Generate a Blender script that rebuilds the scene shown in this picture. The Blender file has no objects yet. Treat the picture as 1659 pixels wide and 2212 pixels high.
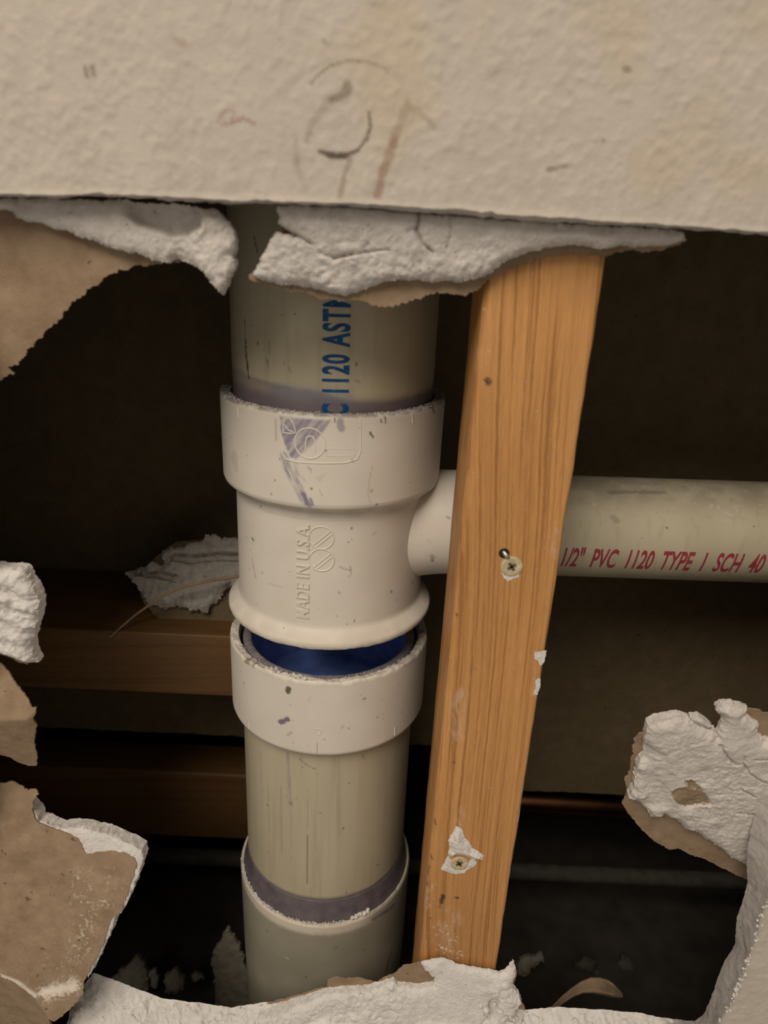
import bpy, bmesh, math, random
import numpy as np
from mathutils import Matrix, Vector
from mathutils.geometry import delaunay_2d_cdt

random.seed(7)
rng = np.random.default_rng(7)
MM = 0.001
scene = bpy.context.scene
col = scene.collection

# ------------------------------------------------------------------ camera
# lengths below are millimetres; x right, y into the wall, z up; front face of the drywall is y = 0
F_PX, CX, CY = 1534.0, 829.5, 1106.0
down = np.array([-180., -3994., -1534.]); down /= np.linalg.norm(down)      # world "down" in camera axes
zc = -down
fw = np.array([0., 0., -1.])
yc = fw - fw.dot(zc) * zc; yc /= np.linalg.norm(yc)
xc = np.cross(yc, zc)
ROT = np.array([xc, yc, zc])                                                # camera -> world
CAM = np.array([0., -227., 0.])
cd = bpy.data.cameras.new('camera')
cd.sensor_fit = 'HORIZONTAL'; cd.sensor_width = 36.0
cd.lens = 36.0 * F_PX / 1659.0
cd.clip_start = 0.01; cd.clip_end = 50
cd.dof.use_dof = True
cd.dof.focus_distance = 0.330
cd.dof.aperture_fstop = 13.0
cam = bpy.data.objects.new('camera', cd); col.objects.link(cam)
M4 = Matrix.Identity(4)
for i in range(3):
    for j in range(3):
        M4[i][j] = ROT[i, j]
    M4[i][3] = CAM[i] * MM
cam.matrix_world = M4
scene.camera = cam

# ------------------------------------------------------------------ world, light, exposure
w = bpy.data.worlds.new('room_ambient'); scene.world = w; w.use_nodes = True
w.node_tree.nodes['Background'].inputs[0].default_value = (1.0, 0.90, 0.78, 1)
w.node_tree.nodes['Background'].inputs[1].default_value = 0.30
ld = bpy.data.lights.new('ceiling_lamp_light', 'AREA')
ld.shape = 'DISK'; ld.size = 0.95; ld.energy = 23.8; ld.color = (1.0, 0.90, 0.78)
lo = bpy.data.objects.new('ceiling_lamp_light', ld); col.objects.link(lo)
L_EL, L_AZ, L_D = math.radians(50), math.radians(25), 1.7
lpos = Vector((-math.cos(L_EL) * math.sin(L_AZ) * L_D, -math.cos(L_EL) * math.cos(L_AZ) * L_D, math.sin(L_EL) * L_D - 0.15))
lo.location = lpos
lo.rotation_euler = (Vector((0, 0, -0.15)) - lpos).to_track_quat('-Z', 'Y').to_euler()
vs = scene.view_settings
vs.view_transform = 'Standard'; vs.look = 'None'; vs.gamma = 1.0; vs.use_curve_mapping = False
vs.exposure = 0.0

# ------------------------------------------------------------------ projection helpers
def ray(px, py):
    return ROT @ np.array([(px - CX) / F_PX, -(py - CY) / F_PX, -1.0])

def at(px, py, Y):
    d = ray(px, py)
    return CAM + d * ((Y - CAM[1]) / d[1])

class Frame:
    """A plane with its own axes: point = o + u*U + v*V + w*W (W points away from the viewer)."""
    def __init__(s, o=(0, 0, 0), U=(1, 0, 0), V=(0, 0, 1), W=(0, 1, 0)):
        s.o, s.U, s.V, s.W = (np.array(a, float) for a in (o, U, V, W))
    def hit(s, px, py, w=0.0):
        d = ray(px, py); n = s.W
        t = (n.dot(s.o - CAM) + w) / n.dot(d)
        p = CAM + d * t - s.o
        return np.array([p.dot(s.U), p.dot(s.V)])
    def trace(s, pts, w=0.0):
        return np.array([s.hit(a, b, w) for a, b in pts])
    def pts(s, u, v, w):
        return s.o + np.outer(u, s.U) + np.outer(v, s.V) + np.outer(w, s.W)
WALL = Frame()

# ------------------------------------------------------------------ noise
def _hash(i, j, k, seed):
    h = (i.astype(np.int64) * 374761393 + j.astype(np.int64) * 668265263 + k.astype(np.int64) * 2147483647 + seed * 1274126177) & 0xffffffff
    h = ((h ^ (h >> 13)) * 1274126177) & 0xffffffff
    h = h ^ (h >> 16)
    return (h & 0xffff) / 32767.5 - 1.0

def vnoise(p, seed=0):
    p = np.asarray(p, float)
    f = np.floor(p); t = p - f; t = t * t * (3 - 2 * t)
    i, j, k = f[:, 0], f[:, 1], f[:, 2]
    r = 0
    for a in (0, 1):
        for b in (0, 1):
            for c in (0, 1):
                wgt = (t[:, 0] if a else 1 - t[:, 0]) * (t[:, 1] if b else 1 - t[:, 1]) * (t[:, 2] if c else 1 - t[:, 2])
                r = r + wgt * _hash(i + a, j + b, k + c, seed)
    return r

def fbm(p, size, octs=3, seed=0, gain=0.5):
    p = np.asarray(p, float) / size; a, s, r = 1.0, 0.0, 0
    for o in range(octs):
        r = r + a * vnoise(p * (2.03 ** o) + o * 17.3, seed + o * 31); s += a; a *= gain
    return r / s

def n2(u, v, size, octs=3, seed=0, gain=0.5):
    return fbm(np.stack([u, v, np.zeros_like(u) + 0.37 * size], 1), size, octs, seed, gain)

# ------------------------------------------------------------------ object helpers
def link_mesh(name, verts_mm, faces, mats, parent=None, mat_idx=None, smooth=True, origin=None, angle=None):
    v = np.asarray(verts_mm, float)
    if parent is not None:
        org = np.array(parent['_org']) if '_org' in parent else np.zeros(3)
    else:
        org = np.zeros(3) if origin is None else np.array(origin, float)
    me = bpy.data.meshes.new(name)
    me.from_pydata(((v - org) * MM).tolist(), [], [list(map(int, f)) for f in faces])
    for m in (mats if isinstance(mats, (list, tuple)) else [mats]):
        me.materials.append(m)
    if mat_idx is not None:
        me.polygons.foreach_set('material_index', np.asarray(mat_idx, np.int32))
    me.polygons.foreach_set('use_smooth', [smooth] * len(me.polygons))
    me.update()
    o = bpy.data.objects.new(name, me); col.objects.link(o)
    if angle is not None:
        try:
            me.set_sharp_from_angle(angle=math.radians(angle))
        except Exception:
            pass
    if parent is not None:
        o.parent = parent
    else:
        o.location = org * MM
        o['_org'] = org.tolist()
    return o

def thing(name, label, cat, org, group=None):
    o = bpy.data.objects.new(name, None); col.objects.link(o)
    o.location = np.array(org, float) * MM
    o.empty_display_size = 0.01
    o['_org'] = [float(a) for a in org]
    return tag(o, label, cat, group)

def tag(o, label=None, cat=None, group=None, kind=None):
    if label: o['label'] = label
    if cat: o['category'] = cat
    if group: o['group'] = group
    if kind: o['kind'] = kind
    return o

def inside(poly, pts):
    x, y = pts[:, 0], pts[:, 1]; r = np.zeros(len(pts), bool)
    n = len(poly)
    for i in range(n):
        x1, y1 = poly[i]; x2, y2 = poly[(i + 1) % n]
        if y1 == y2: continue
        c = ((y1 > y) != (y2 > y)) & (x < (x2 - x1) * (y - y1) / (y2 - y1) + x1)
        r ^= c
    return r

def resample(pts, step, closed=True):
    pts = np.asarray(pts, float)
    if closed: pts = np.vstack([pts, pts[:1]])
    out = []
    for a, b in zip(pts[:-1], pts[1:]):
        n = max(1, int(np.linalg.norm(b - a) / step))
        for k in range(n): out.append(a + (b - a) * k / n)
    if not closed: out.append(pts[-1])
    return np.array(out)

def seg_dist(p, poly, closed=False):
    """distance of points p (n,2) to a polyline"""
    poly = np.asarray(poly, float)
    if closed: poly = np.vstack([poly, poly[:1]])
    d = np.full(len(p), 1e9)
    for a, b in zip(poly[:-1], poly[1:]):
        ab = b - a; L = ab.dot(ab) + 1e-12
        t = np.clip(((p - a) @ ab) / L, 0, 1)
        d = np.minimum(d, np.linalg.norm(p - (a + t[:, None] * ab), axis=1))
    return d

def ss(x, a, b):
    t = np.clip((x - a) / (b - a), 0, 1); return t * t * (3 - 2 * t)

def ragged(poly, step, amp, size, seed, mask=None):
    """resample a closed outline and roughen it with fractal steps"""
    q = resample(poly, step)
    nx = np.roll(q, -1, 0) - np.roll(q, 1, 0)
    nx = np.stack([nx[:, 1], -nx[:, 0]], 1); nx /= np.linalg.norm(nx, axis=1)[:, None] + 1e-9
    a = n2(q[:, 0], q[:, 1], size, 3, seed, 0.6) * amp + n2(q[:, 0], q[:, 1], size * 0.28, 3, seed + 9, 0.8) * amp * 0.75
    if mask is not None: a = a * mask(q)
    return q + nx * a[:, None]

def cdt(outline, spacing, seed=0, fine=None):
    """triangulate a closed outline with jittered interior points"""
    lo_, hi_ = outline.min(0), outline.max(0)
    r = np.random.default_rng(seed)
    gx, gy = np.meshgrid(np.arange(lo_[0], hi_[0], spacing), np.arange(lo_[1], hi_[1], spacing * 0.866))
    gx = gx + (np.arange(gx.shape[0]) % 2)[:, None] * spacing * 0.5
    g = np.stack([gx.ravel(), gy.ravel()], 1)
    g += r.uniform(-.18, .18, g.shape) * spacing
    if fine is not None: g = g[fine(g)]
    g = g[inside(outline, g)]
    if len(g):
        keep = np.ones(len(g), bool)
        for s in range(0, len(g), 4000):
            d = np.linalg.norm(g[s:s + 4000, None, :] - outline[None, ::2, :], axis=2).min(1)
            keep[s:s + 4000] = d > spacing * 0.45
        g = g[keep]
    pts = np.vstack([outline, g]) if len(g) else outline
    n = len(outline)
    res = delaunay_2d_cdt([Vector((float(a), float(b))) for a, b in pts], [(i, (i + 1) % n) for i in range(n)], [], 1, 1e-7)
    v = np.array([[a.x, a.y] for a in res[0]]); f = [tuple(t) for t in res[2]]
    ff = []
    for t in f:
        a, b, c = v[t[0]], v[t[1]], v[t[2]]
        ar = (b[0] - a[0]) * (c[1] - a[1]) - (b[1] - a[1]) * (c[0] - a[0])
        ff.append(t if ar > 0 else (t[0], t[2], t[1]))
    return v, ff

def bedges(faces):
    cnt = {}
    for f in faces:
        for i in range(len(f)):
            a, b = f[i], f[(i + 1) % len(f)]
            k = (min(a, b), max(a, b))
            if k in cnt: cnt[k] = None
            else: cnt[k] = (a, b)
    return [e for e in cnt.values() if e]

def slab(name, outline, wf, wb, spacing, mats, parent=None, frame=WALL, step=None, amp=0.6, size=3.0, seed=1, origin=None, mask=None, mid=None, post=None):
    """A ragged sheet: front surface w = wf(u,v,d), back surface w = wb(u,v,d), rough side faces. mats = front, back, side."""
    ol = ragged(np.asarray(outline), step or spacing * 0.8, amp, size, seed, mask)
    v, f = cdt(ol, spacing, seed)
    d = np.full(len(v), 1e9)
    oc = ol[::2]
    for s in range(0, len(v), 4000):
        d[s:s + 4000] = np.linalg.norm(v[s:s + 4000, None, :] - oc[None], axis=2).min(1)
    u_, v_ = v[:, 0], v[:, 1]
    A = frame.pts(u_, v_, wf(u_, v_, d)); B = frame.pts(u_, v_, wb(u_, v_, d))
    n = len(v)
    faces = list(f); mi = [0] * len(f)
    faces += [(c + n, b + n, a + n) for a, b, c in f]; mi += [1] * len(f)
    be = bedges(f)
    V = [A, B]
    if mid is None:
        for a, b in be:
            faces.append((b, a, a + n, b + n)); mi.append(2)
    else:
        # one rough ring half way down the broken edge
        ids = {}
        extra = []
        cen = v.mean(0)
        for a, b in be:
            for q in (a, b):
                if q not in ids:
                    ids[q] = 2 * n + len(ids); extra.append(q)
        ex = np.array(extra)
        K = 4; ne = len(ex)
        for k in range(1, K + 1):
            t_ = k / (K + 1); m = A[ex] * (1 - t_) + B[ex] * t_
            j_ = np.stack([fbm(m, 2.6, 3, seed + 5, 0.7), fbm(m, 2.6, 3, seed + 6, 0.7), fbm(m, 2.6, 3, seed + 7, 0.7)], 1)
            V.append(m + j_ * mid * 1.3)
        for a, b in be:
            ia, ib = ids[a] - 2 * n, ids[b] - 2 * n
            ra = [a] + [2 * n + k * ne + ia for k in range(K)] + [a + n]; rb = [b] + [2 * n + k * ne + ib for k in range(K)] + [b + n]
            for k in range(K + 1):
                faces.append((rb[k], ra[k], ra[k + 1], rb[k + 1])); mi.append(2)
    VV = np.vstack(V)
    if post is not None: VV = post(VV)
    mm_ = list(mats) if isinstance(mats, (list, tuple)) else [mats, mats, mats]
    o = link_mesh(name, VV, faces, mm_, parent, mi, True, origin, 50)
    return o

# ------------------------------------------------------------------ materials
def lin(c):
    return tuple(((x / 12.92) if x <= 0.04045 else ((x + 0.055) / 1.055) ** 2.4) for x in [q / 255 for q in c])

class NT:
    def __init__(s, name):
        s.m = bpy.data.materials.new(name); s.m.use_nodes = True
        s.t = s.m.node_tree; s.n = s.t.nodes; s.b = s.n['Principled BSDF']
        s.tc = s.n.new('ShaderNodeTexCoord')
        s.co = s.tc.outputs['Object']
    def link(s, a, b): s.t.links.new(a, b)
    def noise(s, size_mm, detail=3, rough=0.55, stretch=None, dist=0.0, co=None):
        nd = s.n.new('ShaderNodeTexNoise')
        nd.inputs['Scale'].default_value = 1000.0 / size_mm
        nd.inputs['Detail'].default_value = detail; nd.inputs['Roughness'].default_value = rough
        nd.inputs['Distortion'].default_value = dist
        src = co or s.co
        if stretch:
            mp = s.n.new('ShaderNodeMapping'); mp.inputs['Scale'].default_value = stretch
            s.link(src, mp.inputs['Vector']); src = mp.outputs[0]
        s.link(src, nd.inputs['Vector'])
        return nd.outputs['Fac']
    def ramp(s, fac, stops):
        r = s.n.new('ShaderNodeValToRGB'); e = r.color_ramp.elements
        while len(e) < len(stops): e.new(0.5)
        for q, (p, c) in zip(e, stops):
            q.position = p; q.color = (*c, 1) if len(c) == 3 else c
        s.link(fac, r.inputs[0]); return r.outputs[0]
    def mix(s, fac, a, b, mode='MIX'):
        m = s.n.new('ShaderNodeMix'); m.data_type = 'RGBA'; m.blend_type = mode
        for k, x in ((0, fac), (6, a), (7, b)):
            if hasattr(x, 'is_linked'): s.link(x, m.inputs[k])
            elif k == 0: m.inputs[0].default_value = x
            else: m.inputs[k].default_value = (*x, 1)
        return m.outputs[2]
    def math(s, op, a, b=None):
        m = s.n.new('ShaderNodeMath'); m.operation = op
        for k, x in ((0, a), (1, b)):
            if x is None: continue
            if hasattr(x, 'is_linked'): s.link(x, m.inputs[k])
            else: m.inputs[k].default_value = x
        return m.outputs[0]
    def attr(s, name):
        a = s.n.new('ShaderNodeAttribute'); a.attribute_name = name; return a
    def bump(s, h, dist_mm, strength=1.0, prev=None):
        b = s.n.new('ShaderNodeBump'); b.inputs['Distance'].default_value = dist_mm * MM
        b.inputs['Strength'].default_value = strength
        s.link(h, b.inputs['Height'])
        if prev is not None: s.link(prev, b.inputs['Normal'])
        return b.outputs[0]
    def done(s, colour, rough=0.8, normal=None, spec=0.3, alpha=None):
        if hasattr(colour, 'is_linked'): s.link(colour, s.b.inputs['Base Color'])
        else: s.b.inputs['Base Color'].default_value = (*colour, 1)
        if hasattr(rough, 'is_linked'): s.link(rough, s.b.inputs['Roughness'])
        else: s.b.inputs['Roughness'].default_value = rough
        s.b.inputs['Specular IOR Level'].default_value = spec
        if normal is not None: s.link(normal, s.b.inputs['Normal'])
        if alpha is not None: s.link(alpha, s.b.inputs['Alpha'])
        return s.m

def stained(nt, base):
    a = nt.attr('stain')
    return nt.mix(a.outputs['Alpha'], base, a.outputs['Color'])

def mat_paint():
    t = NT('textured_wall_paint')
    c = t.ramp(t.noise(14, 3), [(0.3, (0.475, 0.420, 0.355)), (0.7, (0.530, 0.470, 0.400))])
    c = stained(t, c)
    n = t.bump(t.noise(2.6, 2, 0.5), 0.35, 0.35)
    n = t.bump(t.noise(0.9, 2), 0.12, 0.5, n)
    return t.done(c, 0.75, n, 0.25)

def mat_gypsum(name='gypsum_core', c1=(0.60, 0.545, 0.49), c2=(0.72, 0.665, 0.61), k=1.0):
    t = NT(name)
    c = t.ramp(t.noise(5, 4, 0.6), [(0.3, c1), (0.65, c2)])
    sp = t.ramp(t.noise(2.2, 3, 0.7), [(0.28, (0.55, 0.5, 0.45)), (0.36, (1, 1, 1))])
    c = t.mix(1.0, c, sp, 'MULTIPLY')
    n = t.bump(t.noise(1.2, 5, 0.7), 1.0 * k, 0.85)
    n = t.bump(t.noise(0.35, 2), 0.15, 0.5, n)
    return t.done(c, 0.95, n, 0.15)

def mat_kraft(name='kraft_paper', c1=(0.235, 0.16, 0.098), c2=(0.335, 0.24, 0.155)):
    t = NT(name)
    c = t.ramp(t.noise(9, 4, 0.6), [(0.3, c1), (0.7, c2)])
    fib = t.ramp(t.noise(0.7, 3, 0.7, (1, 1, 0.45), 2.0), [(0.60, (0, 0, 0)), (0.75, (1, 1, 1))])
    f2 = t.math('MULTIPLY', fib, 0.35)
    c = t.mix(f2, c, (0.55, 0.45, 0.34))
    dk = t.ramp(t.noise(3.2, 2, 0.5), [(0.24, (0.5, 0.45, 0.4)), (0.31, (1, 1, 1))])
    c = t.mix(1.0, c, dk, 'MULTIPLY')
    c = stained(t, c)
    n = t.bump(t.noise(1.2, 4, 0.7), 0.35, 0.6)
    n = t.bump(t.noise(7, 2), 0.8, 0.4, n)
    return t.done(c, 0.9, n, 0.15)

def mat_pvc(name, c1, c2, rough=0.42, streak=False):
    t = NT(name)
    c = t.ramp(t.noise(22, 3, 0.5, (1, 1, 0.25) if streak else None), [(0.3, c1), (0.7, c2)])
    if streak:
        s = t.ramp(t.noise(3.5, 3, 0.6, (1, 1, 0.04)), [(0.30, (0.78, 0.76, 0.70)), (0.46, (1, 1, 1))])
        c = t.mix(0.5, c, s, 'MULTIPLY')
    dots = t.ramp(t.noise(2.6, 1, 0.3), [(0.205, (0.42, 0.37, 0.32)), (0.225, (1, 1, 1))])
    c = t.mix(0.8, c, dots, 'MULTIPLY')
    c = stained(t, c)
    n = t.bump(t.noise(1.4, 2), 0.05, 0.4)
    return t.done(c, rough, n, 0.4)

def mat_wood(name, c_lo, c_mid, c_hi, period=2.1, scale=1.0, along_x=False):
    t = NT(name)
    if along_x:                                                     # turn the grain to run along x
        mp = t.n.new('ShaderNodeMapping'); mp.inputs['Rotation'].default_value = (0, math.pi / 2, 0)
        t.link(t.co, mp.inputs['Vector']); t.co = mp.outputs[0]
    warp = t.noise(60, 2, 0.5, (1, 1, 0.22))
    wv = t.math('MULTIPLY', t.math('SUBTRACT', warp, 0.5), 0.016 * scale)
    sep = t.n.new('ShaderNodeSeparateXYZ'); t.link(t.co, sep.inputs[0])
    x = t.math('ADD', sep.outputs[0], wv)
    x = t.math('ADD', x, t.math('MULTIPLY', sep.outputs[2], 0.035))
    x = t.math('ADD', x, t.math('MULTIPLY', t.noise(2.2, 2, 0.6, (1, 1, 0.3)), 0.0009))
    comb = t.n.new('ShaderNodeCombineXYZ')
    t.link(x, comb.inputs[0]); t.link(t.math('MULTIPLY', sep.outputs[1], 0.6), comb.inputs[1]); t.link(t.math('MULTIPLY', sep.outputs[2], 0.008), comb.inputs[2])
    rings = t.noise(period, 2.0, 0.5, None, 0.0, comb.outputs[0])
    c = t.ramp(rings, [(0.37, c_lo), (0.45, c_mid), (0.70, c_hi)])
    tone = t.ramp(t.noise(45, 2, 0.5, (1, 1, 0.3)), [(0.3, (0.82, 0.80, 0.78)), (0.7, (1.05, 1.05, 1.05))])
    c = t.mix(1.0, c, tone, 'MULTIPLY')
    fine = t.ramp(t.noise(0.45, 2, 0.6, (1, 1, 0.05)), [(0.35, (0.85, 0.83, 0.80)), (0.65, (1.06, 1.06, 1.06))])
    c = t.mix(0.7, c, fine, 'MULTIPLY')
    c = stained(t, c)
    n = t.bump(t.noise(0.5, 2, 0.6, (1, 1, 0.06)), 0.12, 0.5)
    return t.done(c, 0.55, n, 0.35)

def mat_ink(name, c1, c2, thr=0.34):
    t = NT(name)
    c = t.ramp(t.noise(3, 2), [(0.3, c1), (0.7, c2)])
    a = t.ramp(t.noise(1.1, 3, 0.7), [(thr - 0.06, (0.25, 0.25, 0.25)), (thr + 0.06, (0.93, 0.93, 0.93))])
    return t.done(c, 0.55, None, 0.2, a)

def mat_plain(name, c1, c2, size=5, rough=0.7, bump=0.15, spec=0.3, metal=0.0):
    t = NT(name)
    c = t.ramp(t.noise(size, 3), [(0.3, c1), (0.7, c2)])
    n = t.bump(t.noise(size * 0.3, 3), bump, 0.5)
    t.b.inputs['Metallic'].default_value = metal
    return t.done(c, rough, n, spec)

PAINT = mat_paint()
GYP = mat_gypsum()
GYPW = mat_gypsum('gypsum_core_fresh', (0.70, 0.65, 0.60), (0.80, 0.76, 0.71), 1.0)
GYPG = mat_gypsum('gypsum_cut_edge', (0.42, 0.385, 0.35), (0.50, 0.46, 0.42), 0.5)
GYPD = mat_gypsum('gypsum_darker', (0.36, 0.325, 0.285), (0.46, 0.42, 0.37), 1.0)  # darker tone of the gypsum core, used on the debris heap
KRAFT = mat_kraft()
KRAFTB = mat_kraft('kraft_paper_shaded', (0.115, 0.085, 0.045), (0.15, 0.11, 0.06))  # darker copy of the kraft paper, cavity shade put into its colour
PVCW = mat_pvc('white_pvc_fitting', (0.62, 0.56, 0.475), (0.68, 0.62, 0.535), 0.52)
PVCP = mat_pvc('cream_pvc_pipe', (0.42, 0.365, 0.25), (0.48, 0.42, 0.30), 0.36, True)
PVCG = mat_pvc('grey_cream_pvc', (0.30, 0.275, 0.205), (0.355, 0.325, 0.25), 0.45)
WOOD = mat_wood('pine_stud', (0.36, 0.165, 0.048), (0.51, 0.245, 0.080), (0.585, 0.30, 0.105), 1.15)
WOODD = mat_wood('shaded_pine', (0.125, 0.062, 0.02), (0.145, 0.074, 0.026), (0.16, 0.084, 0.031), 3.0, 1.0, True)  # pine for inside the cavity, its shade painted in as darker colour
INKB = mat_ink('blue_ink', (0.004, 0.055, 0.17), (0.008, 0.09, 0.26))
INKR = mat_ink('red_ink', (0.30, 0.035, 0.055), (0.36, 0.05, 0.07), 0.30)
STEEL = mat_plain('screw_steel', (0.35, 0.33, 0.28), (0.5, 0.47, 0.42), 2, 0.4, 0.1, 0.5, 0.9)
SCREWB = mat_plain('dusty_screw_head', (0.42, 0.32, 0.17), (0.58, 0.49, 0.32), 2, 0.7, 0.2)
DARK = mat_plain('dark_recess', (0.012, 0.010, 0.008), (0.02, 0.017, 0.014), 5, 0.9)
BLUE = mat_plain('blue_plastic', (0.13, 0.20, 0.52), (0.22, 0.36, 0.85), 11, 0.25, 0.5, 0.5)
PURP = mat_plain('purple_primer', (0.085, 0.07, 0.08), (0.145, 0.12, 0.13), 6, 0.5, 0.1)
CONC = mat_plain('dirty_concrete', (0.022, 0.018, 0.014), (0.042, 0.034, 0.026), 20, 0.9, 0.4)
COPPER = mat_plain('copper', (0.42, 0.17, 0.075), (0.16, 0.075, 0.04), 40, 0.35, 0.05, 0.5, 1.0)
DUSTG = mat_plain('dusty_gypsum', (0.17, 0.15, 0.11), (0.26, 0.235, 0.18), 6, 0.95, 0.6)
RUST = mat_plain('screw_recess', (0.05, 0.035, 0.018), (0.16, 0.11, 0.06), 1.5, 0.8, 0.2)
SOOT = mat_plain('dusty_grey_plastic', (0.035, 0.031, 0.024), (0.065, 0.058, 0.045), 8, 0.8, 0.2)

# ------------------------------------------------------------------ front drywall
TOP_PX = [(-300, 414), (-60, 416), (0, 418), (60, 420), (120, 423), (200, 417), (260, 421), (330, 424), (430, 429), (500, 434), (560, 431), (640, 436), (720, 438), (800, 440), (880, 447),
          (960, 451), (1010, 452), (1040, 460), (1060, 455), (1075, 462), (1150, 466), (1230, 471), (1330, 479), (1430, 485), (1540, 492), (1659, 501), (1720, 505), (1960, 520)]

def wall_panel(name, front, back, corners, parent, fine_fn, spacing, relief, seed, origin=None, strip_amp=0.7, mats=None, edge_lift=None):
    """A sheet of drywall 12.7 thick: painted face, rear paper and a broken gypsum edge between two matching rows of points."""
    N = []
    fr, bk = [], []
    for i in range(len(front) - 1):
        n = max(1, int(np.linalg.norm(front[i + 1] - front[i]) / 0.8))
        n = min(n, 400)
        for k in range(n):
            t = k / n
            fr.append(front[i] * (1 - t) + front[i + 1] * t); bk.append(back[i] * (1 - t) + back[i + 1] * t)
    fr.append(front[-1]); bk.append(back[-1])
    fr, bk = np.array(fr), np.array(bk)
    fr[1:-1, 1] += n2(fr[1:-1, 0], fr[1:-1, 1], 4.0, 4, seed, 0.65) * 0.55
    bk[1:-1, 1] += n2(bk[1:-1, 0], bk[1:-1, 1], 4.0, 4, seed + 3, 0.65) * 0.9
    bk[1:-1, 0] += n2(bk[1:-1, 0], bk[1:-1, 1], 4.0, 4, seed + 4, 0.65) * 0.7
    V, Fc, MI = [], [], []
    base = 0
    # painted face
    ol = np.vstack([fr, resample(corners, 12, False)])
    v, f = cdt(ol, spacing, seed, fine_fn)
    y = relief(v[:, 0], v[:, 1])
    if edge_lift is not None:
        d = seg_dist(v, fr[::3]); y = y - edge_lift * np.exp(-(d / 0.9) ** 2)
    V.append(np.stack([v[:, 0], y, v[:, 1]], 1)); Fc += f; MI += [0] * len(f); base += len(v)
    # rear paper
    olb = np.vstack([bk, resample(corners, 25, False)])
    vb, fb = cdt(olb, 25, seed)
    V.append(np.stack([vb[:, 0], np.full(len(vb), 12.7), vb[:, 1]], 1))
    Fc += [(c + base, b + base, a + base) for a, b, c in fb]; MI += [1] * len(fb); base += len(vb)
    # broken edge
    rows = 18
    yf = relief(fr[:, 0], fr[:, 1])
    if edge_lift is not None: yf = yf - edge_lift
    for r in range(rows + 1):
        t = r / rows
        p = np.stack([fr[:, 0] * (1 - t) + bk[:, 0] * t, yf * (1 - t) + 12.7 * t, fr[:, 1] * (1 - t) + bk[:, 1] * t], 1)
        if 0 < r < rows:
            a = strip_amp * min(1.0, 3 * t, 3 * (1 - t) + 0.2)
            a = a * np.where(fr[:, 0] > 152, 0.35, 1.0)
            for c in range(3):
                p[:, c] += fbm(p, 4.5, 4, seed + 40 + c, 0.6) * a
            p[:, 2] += (np.abs(fbm(p, 3.4, 3, seed + 60, 0.7)) - 0.2) * a * 1.7; p[:, 1] -= (np.abs(fbm(p, 1.8, 2, seed + 61, 0.7)) - 0.2) * a * 0.9
        V.append(p)
    n = len(fr)
    for r in range(rows):
        for i in range(n - 1):
            q = base + r * n + i
            Fc.append((q, q + 1, q + n + 1, q + n)); MI.append(3 if fr[i, 0] > 152 else 2)
    o = link_mesh(name, np.vstack(V), Fc, (mats or [PAINT, KRAFT, GYP]) + [GYPG], parent, MI, True, origin, 60)
    return o

def peel(u, v):
    a = n2(u, v, 2.3, 2, 5, 0.5); b = n2(u, v, 4.6, 2, 9, 0.5)
    return -0.30 * ss(a * 0.75 + b * 0.45, -0.25, 0.65) + 0.12 * n2(u, v, 30, 2, 3)

top_f = WALL.trace(TOP_PX)
top_b = WALL.trace([(x, y + 6 + 16 * math.exp(-((x - 1050) / 330.) ** 2)) for x, y in TOP_PX], 12.7)
top_b[:, 1] = np.minimum(top_b[:, 1], top_f[:, 1] - 0.5)
xl, xr = top_f[0, 0], top_f[-1, 0]
XL, XR, ZT, ZB = -420.0, 420.0, 420.0, -522.0
top_f = np.vstack([[XL, top_f[0, 1]], top_f, [XR, top_f[-1, 1]]]); top_b = np.vstack([[XL, top_b[0, 1]], top_b, [XR, top_b[-1, 1]]])
wall = wall_panel('wall_front', top_f, top_b, np.array([[XR, ZT], [XL, ZT]]), None,
                  lambda g: (np.abs(g[:, 0]) < 128) & (g[:, 1] < 72) | (rng.random(len(g)) < 0.01), 0.72, peel, 11, None, 0.5, None, 0.35)
tag(wall, 'cream orange-peel textured drywall broken open around the pipes', None, None, 'structure')

# faint dirt drawn on the paint: scuff lines and smudges
def set_stain(o, fn):
    me = o.data; n = len(me.vertices)
    co = np.empty(n * 3); me.vertices.foreach_get('co', co); co = co.reshape(-1, 3) / MM + np.array(o['_org'] if '_org' in o else (o.parent['_org'] if o.parent and '_org' in o.parent else (0, 0, 0)))
    rgba = fn(co)
    at_ = me.attributes.new('stain', 'FLOAT_COLOR', 'POINT')
    at_.data.foreach_set('color', rgba.astype(np.float32).ravel())

def layer(rgba, colour, alpha):
    a = np.clip(alpha, 0, 1)[:, None]
    oa = rgba[:, 3:4]
    na = oa + a * (1 - oa)
    rgba[:, :3] = (rgba[:, :3] * oa * (1 - a) + np.array(colour) * a) / np.maximum(na, 1e-6)
    rgba[:, 3:4] = na

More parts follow.
